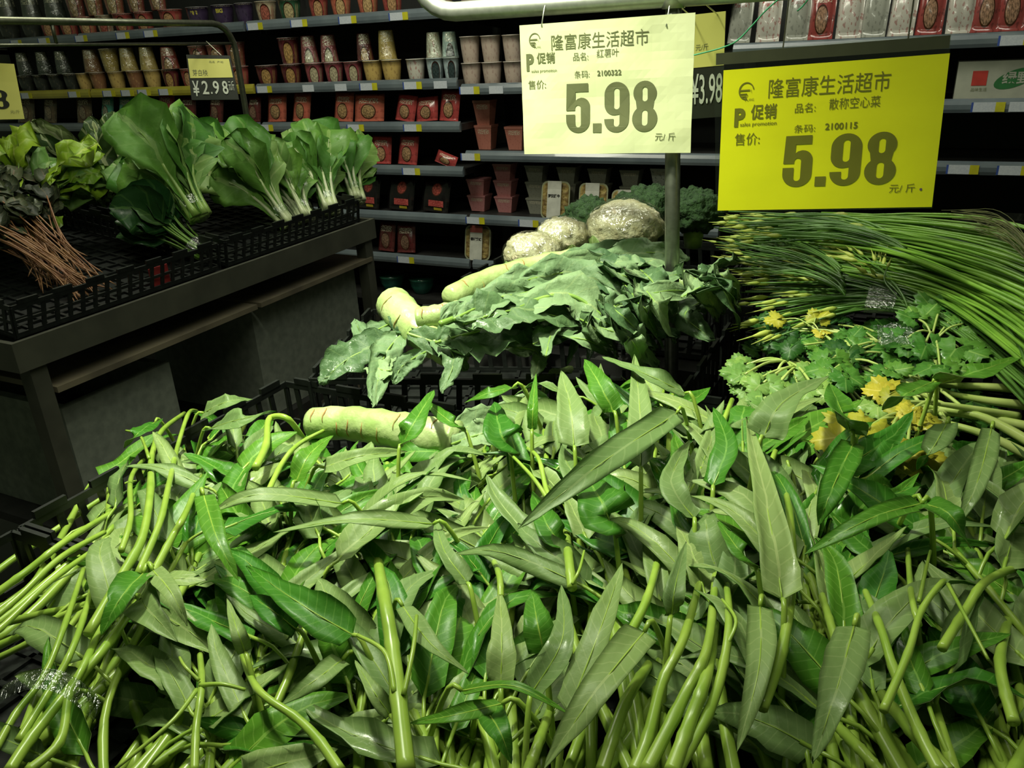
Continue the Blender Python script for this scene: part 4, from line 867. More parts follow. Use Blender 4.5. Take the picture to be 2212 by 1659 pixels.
# (base px, head px, base spread, head spread, count, description)
BUND = [((90, 1640), (420, 985), 70, 150, 24, 'water spinach stalk in the film-tied bundle at the lower left'),
        ((-120, 1420), (235, 1105), 60, 60, 12, 'long water spinach stalk along the left crate edge'),
        ((430, 1720), (640, 1070), 230, 260, 38, 'water spinach stalk in the loose heap left of centre'),
        ((930, 1760), (930, 1040), 230, 220, 36, 'water spinach stalk in the leafy heap at the centre'),
        ((1370, 1720), (1330, 895), 190, 210, 40, 'water spinach stalk in the thick bundle right of centre'),
        ((1830, 1750), (1730, 1040), 240, 220, 34, 'water spinach stalk in the shaded bundle at lower right'),
        ((2200, 1720), (2140, 1060), 200, 170, 22, 'water spinach stalk at the right edge of the heap'),
        ((2560, 1700), (2440, 1120), 170, 150, 14, 'water spinach stalk at the far right end of the heap')]
rs = random.Random(11)
for bi, (b, hd, sb, sh, n, lab) in enumerate(BUND):
    for i in range(n):
        lay = -0.075 * (i / n) + 0.02 * 0 if i > 0 else 0
        lay = -0.085 + 0.085 * (i / n) - 0.006
        g = rs.gauss
        B = P(b[0] + g(0, .55) * sb, b[1] + rs.uniform(-60, 60), lay); E_ = P(hd[0] + g(0, .6) * sh, hd[1] + rs.uniform(-100, 190), lay + rs.uniform(0, .02))
        mid = B.lerp(E_, .5); sdv = (E_ - B).cross(UP).normalized(); amp = rs.uniform(-.035, .035)
        m1 = B.lerp(E_, .33) + sdv * amp; m2 = B.lerp(E_, .68) + sdv * (amp * .6)
        for q in (m1, m2): q.z = max(min(q.z, H(q.x, q.y) + lay + .012), 0.805)
        E_.z = max(E_.z, .81); B.z = max(B.z, .81)
        t = thing('water_spinach_stalk', lab, 'vegetable', B, GW)
        r0 = rs.uniform(.0042, .0066); S = stem_mesh(t, [B, m1, m2, E_], r0, r0 * .6)
        nl = rs.randint(5, 7) + (0, -2, 2, 2, 1, 2, 2, 2)[bi]
        for k in range(nl):
            f = rs.uniform((.4, .5, .08, .08, .3, .12, .08, .1)[bi], 1.0) if k else 1.0
            idx = max(1, min(len(S) - 1, int(f * (len(S) - 1)))); p = S[idx]; td = (S[idx] - S[max(0, idx - 1)]).normalized()
            a = rs.choice((-1, 1)) * rs.uniform(.15, 1.1); d = Matrix.Rotation(a, 3, 'Z') @ td; d.z = rs.uniform(-.15, .35); d.normalize()
            pl = rs.uniform(.02, .055); base = p + d * pl + UP * rs.uniform(.0, .012)
            L = rs.uniform(.075, .145); hw = rs.uniform(.010, .020)
            nr = (UP + Vector((rs.uniform(-.6, .6), rs.uniform(-.7, .35), 0))).normalized()
            nr = (nr - d * nr.dot(d)).normalized()
            if not (under_crest(base + d * L + UP * .01) and under_crest(base + d * L * .5 + UP * .012)): continue
            ws_leaf(t, base, d, L, hw, nr, p, flip=rs.random() < .58, bend=rs.uniform(-.25, .25), seed=rs.uniform(0, 99), arch=rs.uniform(-.05, .25))
# ------------------------------------------------------------------ clearly visible single leaves (base px, mid px or None, tip px, half width px, side up, lift)
HERO = [((1462, 893), (1300, 1000), (1120, 1142), 40, 'u', .06, 'long pale leaf lying diagonally across the heap below the post'),
 ((1322, 1140), (1300, 1085), (1262, 1020), 62, 't', .04, 'broad dark green leaf just under the long diagonal leaf'),
 ((1384, 1010), (1382, 880), (1370, 765), 29, 'u', .05, 'upright pale leaf in front of the steel post'),
 ((1100, 975), (1080, 930), (1068, 868), 46, 't', .05, 'heart-shaped green leaf left of the diagonal leaf'),
 ((1108, 838), (1060, 848), (1003, 870), 20, 't', .07, 'bright leaf pointing left in front of the black crate'),
 ((1150, 930), (1152, 870), (1158, 806), 13, 't', .06, 'slim upright leaf before the crate lattice'),
 ((868, 962), (900, 905), (938, 842), 30, 't', .055, 'glossy bright green leaf standing over the pale celtuce stem'),
 ((1240, 965), (1232, 880), (1212, 800), 36, 'u', .045, 'pale leaf hanging below the crate rim near the post'),
 ((1325, 890), (1295, 830), (1262, 775), 30, 't', .05, 'green leaf at the crest of the heap left of the post'),
 ((1480, 850), (1400, 810), (1300, 770), 26, 'u', .055, 'pale leaf lying along the crest beside the post'),
 ((740, 1088), (560, 1068), (455, 1108), 24, 'u', .035, 'long wavy pale leaf across the left stems'),
 ((936, 1132), (760, 1122), (590, 1150), 22, 'u', .04, 'long pale leaf with wet glints, left of centre'),
 ((440, 1070), (468, 1160), (515, 1255), 26, 't', .05, 'dark leaf dangling over the left bundle'),
 ((762, 1372), (650, 1305), (532, 1222), 46, 't', .035, 'large bright green leaf pointing up-left at left of centre'),
 ((640, 1360), (590, 1320), (540, 1285), 36, 't', .02, 'rounded green leaf tucked under the large bright leaf'),
 ((530, 1410), (512, 1360), (490, 1292), 18, 'u', .03, 'short pale leaf standing above the lower left heap'),
 ((740, 1425), (680, 1470), (608, 1522), 28, 'u', .02, 'pale leaf slanting down-left below the large bright leaf'),
 ((842, 1545), (805, 1490), (766, 1425), 20, 'u', .03, 'speckled pale leaf beside the thick central stem'),
 ((870, 1310), (930, 1390), (1012, 1455), 24, 'u', .03, 'pale leaf right of the thick central stem'),
 ((1085, 1520), (980, 1545), (885, 1562), 22, 't', .03, 'dark green leaf crossing low right of the central stem'),
 ((1082, 1480), (1084, 1380), (1080, 1275), 32, 'u', .02, 'square-ended pale leaf standing at the lower centre'),
 ((1175, 1410), (1160, 1340), (1148, 1275), 36, 't', .025, 'dark rounded leaf beside the square-ended pale leaf'),
 ((1150, 1495), (1215, 1380), (1212, 1262), 32, 'u', .03, 'curved pale leaf bending left at lower centre'),
 ((1228, 1540), (1300, 1350), (1345, 1215), 36, 'u', .025, 'long grey-green leaf right of the curved pale leaf'),
 ((1392, 1365), (1290, 1490), (1175, 1660), 46, 'u', .04, 'longest pale leaf sloping to the bottom edge right of centre'),
 ((998, 1492), (1110, 1482), (1235, 1545), 14, 't', .05, 'narrow dark leaf arching over at the lower centre'),
 ((1050, 1535), (1080, 1580), (1105, 1650), 30, 't', .03, 'dark leaf hanging at the bottom edge'),
 ((1450, 1330), (1460, 1260), (1482, 1170), 24, 'u', .03, 'pale leaf above the thick stem bundle'),
 ((1690, 1295), (1660, 1110), (1612, 900), 42, 'u', .05, 'very long pale leaf hanging at right of the post'),
 ((1625, 1225), (1590, 1180), (1550, 1125), 24, 't', .04, 'dark leaf under the very long pale leaf'),
 ((1642, 1310), (1640, 1440), (1592, 1625), 34, 'u', .03, 'pale leaf hanging down at the lower right'),
 ((1845, 1352), (1810, 1480), (1755, 1650), 46, 'u', .04, 'broad grey-green leaf at the lower right edge of shade'),
 ((1990, 1088), (1880, 1120), (1738, 1198), 30, 't', .07, 'dark leaf forming the left arm of a V at the right'),
 ((1992, 1088), (2050, 1110), (2098, 1185), 34, 't', .065, 'dark leaf forming the right arm of a V at the right'),
 ((1845, 955), (1800, 1050), (1768, 1135), 34, 't', .06, 'dark green leaf hanging below the yellow celery leaves'),
 ((1650, 945), (1690, 870), (1790, 812), 44, 'u', .06, 'broad pale leaf curling over below the celery'),
 ((1838, 935), (1815, 880), (1792, 828), 44, 't', .07, 'dark squarish leaf under the celery'),
 ((2015, 825), (1960, 850), (1905, 885), 30, 't', .09, 'blurred dark leaf pointing left at the right edge'),
 ((2030, 828), (2120, 800), (2225, 762), 32, 't', .09, 'blurred dark leaf reaching the right edge'),
 ((2045, 915), (2020, 960), (1980, 1015), 30, 'u', .07, 'pale drooping leaf at the right of the yellow leaves'),
 ((2142, 925), (2115, 1030), (2070, 1135), 26, 'u', .07, 'long pale drooping leaf near the right edge'),
 ((440, 892), (490, 868), (545, 862), 26, 'u', .03, 'pale leaf topping the arched stems at left'),
 ((455, 925), (520, 905), (598, 888), 30, 'u', .03, 'pale lobed leaf beside the arched stems at left'),
 ((335, 912), (300, 935), (268, 968), 24, 't', .03, 'small dark leaf behind the curled stems at left'),
 ((310, 1238), (262, 1290), (218, 1372), 40, 't', .03, 'dark folded leaf over the tied left bundle'),
 ((330, 1232), (370, 1280), (405, 1352), 22, 'u', .035, 'folded pale leaf flap over the tied left bundle'),
 ((1000, 930), (965, 905), (920, 868), 22, 't', .03, 'green leaf behind the glossy bright leaf'),
 ((1215, 1180), (1180, 1130), (1150, 1060), 34, 't', .02, 'dark leaf under the diagonal leaf tip'),
 ((1010, 1260), (960, 1190), (940, 1120), 24, 'u', .02, 'slender pale leaf at the centre of the heap'),
 ((1500, 1120), (1450, 1040), (1490, 950), 32, 'u', .03, 'grey-green leaf right of the diagonal leaf'),
 ((1540, 1050), (1570, 960), (1540, 880), 30, 't', .03, 'dark leaf under the post right of the diagonal leaf'),
 ((700, 1010), (780, 985), (880, 975), 24, 'u', .03, 'pale leaf along the front of the celtuce stem'),
 ((640, 1040), (670, 980), (720, 940), 26, 't', .035, 'green leaf left of the celtuce stem end')]
for i, (b, md, tp, hwp, sidec, lift, lab) in enumerate(HERO):
    lift += .012; pts = [P(*b, lift * .8), P(*md, lift + .012), P(*tp, lift * .8)]
    s = depth(pts[1]) / F_PX; dv = (pts[2] - pts[0]).normalized(); vw = (CAM - pts[1]).normalized()
    nr = (UP * .75 + vw * .45 + Vector((rs.uniform(-.2, .2), 0, 0))); nr = (nr - dv * nr.dot(dv)).normalized()
    root = pts[0] - dv * .05 - UP * (lift + .05)
    t = thing('water_spinach_stalk', 'water spinach sprig with ' + lab.replace('water spinach ', ''), 'vegetable', root, GW)
    if len(t['label'].split()) > 16: t['label'] = lab
    pj = spline([root, root.lerp(pts[0], .5) - dv * .01, pts[0] - dv * .012, pts[0]], 10)
    m = MB(); m.tube(pj, [.0034 - .0016 * k / 9 for k in range(10)], 7); m.build('stem', WS_S, t, True)
    hw = hwp * s
    leaf(t, pts, nr, hw, prof_ws, WS, fold=.22, wave=hw * .22, wf=1.4, nn=14, mm=6, rib=.0008, seed=i * 3.1, flip=sidec == 'u', crumple=hw * .2, twist=rs.uniform(-.3, .3))
# clearly visible stems (px points, diameter px, lift)
STEMS = [([(810, 1180), (830, 1290), (848, 1400), (860, 1500), (878, 1665)], 27, 36, .055, 'thickest upright stem at the bottom centre', [((852, 1495), (832, 1410), (772, 1372), 12), ((872, 1500), (893, 1400), (900, 1330), 12)]),
 ([(398, 893), (350, 930), (328, 985), (325, 1060), (308, 1160), (265, 1240), (190, 1370)], 14, 18, .035, 'arched stem leading the left bundle', [((322, 990), (302, 940), (272, 930), 9)]),
 ([(425, 888), (408, 892), (385, 960), (364, 1050), (345, 1130), (298, 1240)], 11, 14, .03, 'second arched stem of the left bundle', []),
 ([(318, 985), (284, 1030), (282, 1120), (262, 1190)], 12, 13, .025, 'short bowed stem at the left crate edge', []),
 ([(445, 995), (405, 1100), (372, 1160), (330, 1240)], 12, 17, .02, 'slanting stem inside the left bundle', []),
 ([(660, 955), (622, 905), (582, 905), (575, 960), (552, 1010)], 12, 15, .035, 'hooked bright stem beside the celtuce', []),
 ([(700, 930), (645, 960), (610, 1000), (580, 1060)], 10, 12, .025, 'bright stem running down from the celtuce end', []),
 ([(240, 1108), (140, 1170), (60, 1232), (-20, 1290)], 14, 17, .01, 'outermost stem along the left crate', []),
 ([(225, 1150), (130, 1205), (40, 1290), (-20, 1340)], 13, 16, .008, 'second stem along the left crate', []),
 ([(200, 1190), (110, 1255), (20, 1340), (-30, 1385)], 13, 15, .006, 'third stem along the left crate', []),
 ([(322, 1258), (235, 1388), (165, 1470), (70, 1590), (20, 1665)], 20, 24, .02, 'fat stem entering the film tie at lower left', []),
 ([(205, 1250), (165, 1380), (120, 1470), (40, 1600)], 14, 17, .022, 'stem passing through the film tie', []),
 ([(240, 1300), (190, 1420), (150, 1500), (130, 1600), (60, 1665)], 16, 20, .024, 'curved stem below the film tie', []),
 ([(180, 1230), (140, 1350), (95, 1460), (35, 1540), (-10, 1620)], 13, 16, .018, 'left stem through the film tie', []),
 ([(520, 1410), (558, 1490), (640, 1550), (690, 1600), (735, 1665)], 14, 24, .03, 'curved stem at the bottom left of centre', []),
 ([(432, 1415), (436, 1480), (424, 1570), (420, 1665)], 15, 18, .03, 'branched stem at the lower left', [((430, 1470), (400, 1440), (388, 1420), 9), ((432, 1480), (480, 1478), (530, 1490), 11), ((425, 1490), (370, 1560), (250, 1660), 11)]),
 ([(1522, 1215), (1480, 1370), (1432, 1470), (1400, 1590), (1370, 1668)], 18, 28, .03, 'left stem of the thick right bundle', []),
 ([(1548, 1190), (1532, 1380), (1480, 1500), (1395, 1668)], 18, 30, .035, 'central stem of the thick right bundle', []),
 ([(1548, 1325), (1528, 1450), (1490, 1560), (1450, 1668)], 24, 34, .035, 'fattest stem of the thick right bundle', []),
 ([(1565, 1225), (1575, 1330), (1562, 1440), (1530, 1540), (1460, 1668)], 16, 26, .03, 'right knotted stem of the thick right bundle', [((1572, 1390), (1590, 1340), (1560, 1295), 10)]),
 ([(1405, 1430), (1350, 1520), (1300, 1668)], 22, 30, .02, 'pale stem beside the longest leaf', []),
 ([(1190, 1530), (1165, 1600), (1140, 1668)], 20, 26, .02, 'pale stem at the bottom centre right', []),
 ([(1210, 1590), (1250, 1540), (1300, 1480)], 16, 18, .01, 'pale stem hidden under the longest leaf', []),
 ([(1430, 1175), (1395, 1300), (1330, 1420)], 16, 22, .02, 'straight stem rising above the longest leaf', []),
 ([(1222, 1145), (1228, 1200), (1236, 1270)], 20, 21, .03, 'short stem below the dark leaf at centre', [((1236, 1262), (1252, 1230), (1262, 1190), 8)]),
 ([(1060, 1200), (1078, 1240), (1082, 1290)], 13, 15, .02, 'small pale stem beside the dark rounded leaf', []),
 ([(1120, 960), (1160, 985), (1178, 1050), (1188, 1085)], 9, 12, .045, 'young shoot stem beside the heart-shaped leaf', [((1188, 1085), (1150, 1030), (1100, 978), 10)]),
 ([(1690, 1030), (1706, 1110), (1712, 1240), (1690, 1400), (1645, 1530)], 15, 24, .035, 'long stem below the yellow celery leaves', []),
 ([(2050, 1262), (2035, 1258), (1990, 1320), (1962, 1410), (1908, 1535)], 11, 17, .045, 'arched bare stem at lower right', [((2048, 1262), (2090, 1340), (2135, 1425), 9)]),
 ([(2230, 1215), (2135, 1252), (2085, 1320), (2035, 1400)], 18, 20, .03, 'bent stem coming from the right edge', []),
 ([(1855, 1245), (1900, 1350), (1932, 1450), (1985, 1580), (2030, 1668)], 16, 27, .02, 'yellowish stem slanting to the lower right', []),
 ([(1770, 1270), (1792, 1340), (1815, 1420)], 18, 18, .015, 'short yellowish stem left of the slanting one', []),
 ([(1905, 1500), (1970, 1580), (2050, 1668)], 26, 30, .01, 'fat yellow stem at the lower right', []),
 ([(1800, 1560), (1860, 1620), (1900, 1668)], 24, 26, .01, 'pale stem at the bottom right', []),
 ([(1960, 1170), (1968, 1280), (1985, 1350)], 12, 14, .03, 'forked stem right of the V-shaped leaves', [((1985, 1300), (2000, 1230), (2010, 1190), 9)]),
 ([(2180, 1330), (2160, 1430), (2190, 1560)], 22, 24, .01, 'stem at the right edge', [])]
for i, (pp, d0, d1, lift, lab, br) in enumerate(STEMS):
    lift += .008; W_ = [P(x, y, lift * (.9 if k else -.3)) for k, (x, y) in enumerate(pp)]; s = depth(W_[len(W_) // 2]) / F_PX
    t = thing('water_spinach_stalk', 'water spinach stalk, ' + lab, 'vegetable', W_[-1], GW)
    S = spline(W_, 26); m = MB(); nd = (6, 12, 19)
    m.tube(S, [(d0 + (d1 - d0) * k / 25) / 2 * s * (1.13 if k in nd else 1) for k in range(26)], 10); m.build('stem', WS_S, t, True)
    for a, b, c, dd in br:
        Q = [P(*a, lift), P(*b, lift + .006), P(*c, lift)]; m = MB(); m.tube(spline(Q, 12), [dd / 2 * s * (1 - .3 * k / 11) for k in range(12)], 8); m.build('side_shoot', WS_S, t, True)
# film tie of the lower-left bundle
V = []; F = []; n = 16
for k in range(n + 1):
    u = k / n; px = 10 + 215 * u; py = 1500 - 52 * math.sin(math.pi * u) + 34 * u
    a = P(px, py - 20, .045 * math.sin(math.pi * u) + .008); b = P(px - 22, py + 24, .045 * math.sin(math.pi * u) + .008); V += [a, a.lerp(b, .5) + UP * .003, b]
for k in range(n): F += [(3*k, 3*k+1, 3*k+4, 3*k+3), (3*k+1, 3*k+2, 3*k+5, 3*k+4)]
TIE = filmmat('milky_film', (0.8, 0.9, 0.78, 1), 0.4, 90, 1.0, 0.2)
tag(mk('film_tie', V, F, TIE, None), 'clear plastic film tie wrapped around the lower left bundle', 'plastic tie')
# ================================================================== celtuce
CE_S = mat('celtuce_stem_skin', sl(192, 208, 146), sl(160, 188, 108), rough=0.4, scale=26, jitter=0.1, bump=0.6)
CE_N = mat('celtuce_scar', sl(176, 120, 70), sl(150, 150, 80), rough=0.6, scale=60, jitter=0)
CE_T = leafmat('celtuce_leaf_top', sl(104, 136, 92), sl(78, 110, 70), sl(132, 160, 106), rough=0.5, veins=10, vs=0.3, bump=0.9, ribw=0.03)
CE_U = leafmat('celtuce_leaf_underside', sl(150, 178, 130), sl(122, 154, 106), sl(168, 190, 132), rough=0.55, veins=10, vs=0.3, bump=0.9, ribw=0.03)
CE_R = mat('celtuce_midrib', sl(144, 176, 84), sl(124, 160, 70), rough=0.35, scale=30)
CE = [CE_T, CE_U, CE_R]
def zon(pts):  # (px, py, z) list -> world
    return [onZ(x, y, z) for x, y, z in pts]
def celtuce_stalk(t, pts, r0, r1, scars=7):
    S = spline(pts, 22); m = MB(); rad = []
    for k in range(22): f = k / 21; rad.append((r0 + (r1 - r0) * f) * (1 + .07 * math.sin(k * 1.9) + .03 * math.sin(k * 4.3)) * (0.80 if k == 0 else 0.95 if k == 1 else 1))
    m.tube(S, rad, 16); st = m.build('stalk', CE_S, t, True)
    for i in range(scars):
        k = 2 + int(17 * (i + .5) / scars); c = S[k]; tt = (S[k + 1] - S[k]).normalized(); vw = (CAM - c).normalized(); vw = (vw - tt * vw.dot(tt)).normalized(); sd = tt.cross(vw)
        a0 = random.uniform(-.9, .9); q = []
        for j in range(6): a = a0 - .5 + j * .2; q.append(c + (vw * math.cos(a) + sd * math.sin(a)) * rad[k] * 1.0 + tt * (.0012 * math.sin(j * 1.3)))
        m = MB(); m.tube(q, [.0004, .0009, .0012, .0010, .0008, .0004], 5); m.build('leaf_scar', CE_N, st, True)
    return S
def celtuce_leaf(t, pts, hw, nr=None, rib=.0022, flip=False, seed=0, crumple=None, prof=prof_lan, fold=.2, nn=24, mm=10, vis=.6):
    dv = (Vector(pts[-1]) - Vector(pts[0])).normalized(); vw = (CAM - Vector(pts[1])).normalized()
    if nr is None: nr = UP * (1 - vis) + vw * vis + Vector((random.uniform(-.3, .3), random.uniform(-.2, .2), 0))
    nr = nr - dv * nr.dot(dv)
    return leaf(t, pts, nr.normalized(), hw, prof, CE, fold=fold, wave=hw * .3, wf=random.uniform(1.5, 3), nn=nn, mm=mm, rib=rib, seed=seed, jag=.3, crumple=crumple if crumple is not None else hw * .3, flip=flip, twist=random.uniform(-.5, .5), fine=hw * .2)
GC = 'celtuce stalks with wilting leaves'
# the pale stem lying in front of the crate
A = zon([(668, 915, .985), (760, 915, .99), (870, 932, .995), (985, 955, .99)])
t = thing('celtuce', 'pale celtuce stem lying bare in front of the black crate', 'vegetable', A[0], GC)
celtuce_stalk(t, A, .024, .029, 9)
for pp, hw in (([(960, 945, .998), (1060, 905, 1.0), (1190, 890, .99)], .022), ([(975, 960, .998), (1050, 935, 1.015), (1130, 930, 1.0)], .02), ([(1020, 930, .99), (1110, 885, .995), (1210, 870, .985)], .02)): celtuce_leaf(t, zon(pp), hw, seed=hw * 999, flip=True)
# stub facing the viewer
A = zon([(848, 655, 1.075), (880, 690, 1.065), (930, 735, 1.04), (1000, 770, 1.02)])
t = thing('celtuce', 'celtuce with its blunt cut end sticking out at the left of the pile', 'vegetable', A[-1], GC)
celtuce_stalk(t, A, .034, .027, 4)
LV = [([(860, 690, 1.06), (790, 720, 1.05), (765, 690, 1.06)], .018, 1), ([(870, 720, 1.05), (830, 770, 1.03), (806, 880, .99)], .026, 1), ([(860, 735, 1.04), (760, 770, 1.03), (690, 830, 1.0)], .036, 0), ([(930, 730, 1.05), (980, 770, 1.04), (955, 850, 1.0)], .020, 1),
      ([(900, 700, 1.06), (1000, 700, 1.06), (1060, 745, 1.03)], .03, 1), ([(850, 715, 1.055), (900, 690, 1.07), (1010, 745, 1.04)], .03, 0), ([(820, 730, 1.04), (790, 750, 1.035), (760, 735, 1.045)], .02, 1), ([(800, 790, 1.02), (840, 800, 1.02), (880, 770, 1.03)], .024, 1), ([(920, 760, 1.04), (870, 790, 1.03), (850, 830, 1.01)], .016, 1)]
for i, (pp, hw, f) in enumerate(LV): celtuce_leaf(t, zon(pp), hw, seed=i * 5.1, flip=bool(f))
# upper long celtuce
A = zon([(968, 645, 1.09), (1060, 605, 1.10), (1180, 575, 1.11), (1290, 560, 1.115)])
t = thing('celtuce', 'long celtuce with browned cut end below the wrapped cauliflowers', 'vegetable', A[0], GC)
celtuce_stalk(t, A, .021, .026, 8)
LV = [([(1110, 612, 1.12), (1230, 580, 1.13), (1390, 565, 1.11)], .028, 1), ([(1170, 592, 1.12), (1300, 548, 1.13), (1425, 530, 1.12)], .024, 1), ([(1120, 610, 1.13), (1240, 590, 1.13), (1350, 640, 1.10)], .03, 1), ([(1250, 560, 1.13), (1350, 580, 1.12), (1400, 640, 1.09)], .03, 0), ([(1290, 560, 1.13), (1400, 545, 1.13), (1490, 560, 1.12)], .028, 1), ([(1200, 590, 1.125), (1320, 620, 1.11), (1390, 700, 1.06)], .024, 0)]
for i, (pp, hw, f) in enumerate(LV): celtuce_leaf(t, zon(pp), hw, seed=i * 3.7 + 20, flip=bool(f))
# middle celtuce with two bright midribs
A = zon([(900, 690, 1.075), (960, 680, 1.08), (1040, 665, 1.08)])
t = thing('celtuce', 'celtuce in mid pile with bright midribs and broad crumpled leaves', 'vegetable', A[0], GC)
celtuce_stalk(t, A, .02, .02, 3)
LV = [([(950, 700, 1.095), (1080, 650, 1.11), (1240, 602, 1.12)], .034, 1, .0055), ([(1060, 690, 1.09), (1210, 636, 1.11), (1300, 680, 1.08), (1385, 765, 1.03)], .036, 1, .0055), ([(940, 740, 1.06), (1100, 700, 1.07), (1220, 690, 1.06)], .05, 0, .003), ([(980, 690, 1.1), (1090, 640, 1.115), (1180, 640, 1.1)], .03, 1, .003), ([(960, 760, 1.04), (1040, 720, 1.06), (1130, 740, 1.03)], .026, 1, .003),
      ([(1000, 700, 1.09), (1120, 670, 1.1), (1270, 700, 1.06)], .04, 0, .003), ([(1040, 650, 1.105), (1140, 610, 1.12), (1260, 610, 1.11)], .028, 1, .003), ([(880, 720, 1.06), (960, 750, 1.04), (1010, 800, 1.0)], .022, 0, .003), ([(1080, 750, 1.03), (1160, 760, 1.02), (1150, 820, .99)], .018, 1, .002)]
for i, (pp, hw, f, rb) in enumerate(LV): celtuce_leaf(t, zon(pp), hw, seed=i * 2.3 + 50, flip=bool(f), rib=rb)
# leafy ends to the right, drooping round the post
rc_ = random.Random(5)
for q, (cx, cy, cz, n, lab) in enumerate(((1340, 612, 1.10, 13, 'celtuce whose dark leaves droop left of the steel post'), (1300, 680, 1.06, 14, 'celtuce with hanging wilted leaves low beside the post'), (1500, 612, 1.10, 13, 'celtuce with dark pointed leaves right of the steel post'), (1180, 730, 1.03, 10, 'flattened dark celtuce leaves at the front of the pile'))):
    B = onZ(cx - 70, cy + 10, cz - .02); t = thing('celtuce', lab, 'vegetable', B, GC)
    celtuce_stalk(t, zon([(cx - 150, cy + 15, cz - .05), (cx - 80, cy + 5, cz - .03), (cx, cy, cz - .02)]), .018, .015, 2)
    for i in range(n):
        b = onZ(cx + rc_.uniform(-60, 40), cy + rc_.uniform(-40, 40), cz + rc_.uniform(-.01, .03)); a = rc_.uniform(-.35, 1.1) if q != 3 else rc_.uniform(-2.6, .6); L = rc_.uniform(90, 190)
        px = cx + rc_.uniform(-50, 40); py = cy + rc_.uniform(-40, 40); ex = px + L * math.cos(a); ey = py + L * math.sin(a) * .85
        if q == 2: ex = min(ex, 1600)
        pts = [onZ(px, py, cz + .02), onZ((px + ex) / 2 + rc_.uniform(-10, 10), (py + ey) / 2 - 18, cz + .03), onZ(ex, ey, cz - .03 - .05 * max(0, math.sin(a)))]
        celtuce_leaf(t, pts, rc_.uniform(.012, .028), seed=rc_.uniform(0, 99), flip=rc_.random() < .6, rib=.0018, nn=16, mm=8)
for i, (pp, hw) in enumerate((([(1235, 680, 1.05), (1245, 720, 1.02), (1225, 790, .99)], .010), ([(1260, 690, 1.05), (1280, 740, 1.01), (1262, 800, .985)], .009), ([(1330, 690, 1.06), (1365, 720, 1.03), (1400, 780, .99)], .018), ([(1540, 640, 1.07), (1480, 680, 1.05), (1545, 735, 1.02)], .03))): celtuce_leaf(t, zon(pp), hw, seed=i * 9.9, flip=i % 2 == 0)
# ================================================================== cauliflower and broccoli
def head_mesh(c, r, sq, seed, bump, fine, sub=40):
    V = []; F = []; n = sub; k = sub // 2
    for i in range(k + 1):
        th = math.pi * i / k
        for j in range(n):
            ph = 2 * math.pi * j / n; d = Vector((math.sin(th) * math.cos(ph), math.sin(th) * math.sin(ph), math.cos(th)))
            v1 = noise.voronoi(d * 2.6 + Vector((seed, 0, 0)))[0]; v2 = noise.voronoi(d * 7.5 + Vector((0, seed, 0)))[0]
            rr = r * (1 + bump * (0.45 - v1[0]) + fine * (0.4 - v2[0])); V.append(Vector(c) + Vector((d.x * rr, d.y * rr, d.z * rr * sq)))
    for i in range(k):
        for j in range(n): F.append((i*n+j, (i+1)*n+j, (i+1)*n+(j+1) % n, i*n+(j+1) % n))
    return V, F
CAUL = mat('cauliflower_curd', sl(232, 222, 196), sl(206, 192, 160), rough=0.7, scale=70, bump=0.9, jitter=0.05)
BROC = mat('broccoli_head', sl(52, 84, 40), sl(34, 60, 28), rough=0.8, scale=120, bump=1.0, jitter=0.08)
CLEAFM = leafmat('cauliflower_leaf', sl(150, 176, 104), sl(124, 156, 84), sl(180, 196, 140), veins=6)
for px, py, z, wp, sq, lab in ((1150, 548, 1.09, 128, .72, 'film-wrapped cauliflower lowest at the left of the three'), (1214, 512, 1.11, 118, .72, 'film-wrapped cauliflower in the middle behind the celtuce'), (1350, 490, 1.13, 166, .68, 'largest film-wrapped cauliflower at the right beside the post')):
    c = onZ(px, py, z); r = wp / 2 * depth(c) / F_PX; t = thing('cauliflower', lab, 'vegetable', c - UP * r * sq, 'film-wrapped cauliflowers')
    V, F = head_mesh(c, r, sq, px * .1, .16, .10, 56); mk('head', V, F, CAUL, t)
    for k in range(5):
        a = k * 1.26 + .4; d = Vector((math.cos(a), math.sin(a), 0)); b = c + d * (r * .35) - UP * (r * .75)
        leaf(t, [b, c + d * (r * 1.0) - UP * (r * .45), c + d * (r * 1.06) - UP * (r * .05)], d * -1 + UP * .3, r * .4, prof_lan, [CLEAFM, CLEAFM, LT_W], crumple=.006, seed=k)
    V, F = head_mesh(c, r * 1.06, sq * 1.02, px * .31, .07, .05, 40); mk('wrapping_film', V, F, filmmat('cauliflower_film', (0.93, 0.97, 0.9, 1), 0.24, 35, 1.0, 0.14) if 'cauliflower_film' not in MATS else MATS['cauliflower_film'], t)
for px, py, z, wp, lab in ((1275, 478, 1.12, 130, 'dark broccoli head between the two right cauliflowers'), (1405, 448, 1.15, 126, 'dark broccoli head behind the steel post'), (1500, 456, 1.14, 126, 'dark broccoli head right of the post under the price sheets'), (1350, 452, 1.13, 90, 'small broccoli head at the back behind the largest cauliflower')):
    c = onZ(px, py, z); r = wp / 2 * depth(c) / F_PX; t = thing('broccoli', lab, 'vegetable', c - UP * r, 'broccoli heads')
    V, F = head_mesh(c, r, .78, px * .17, .4, .2, 64); mk('head', V, F, BROC, t)
    m = MB(); m.tube([c - UP * (r * 1.25), c - UP * (r * .5)], [r * .3, r * .38], 12); m.build('stalk', LT_G, t, True)
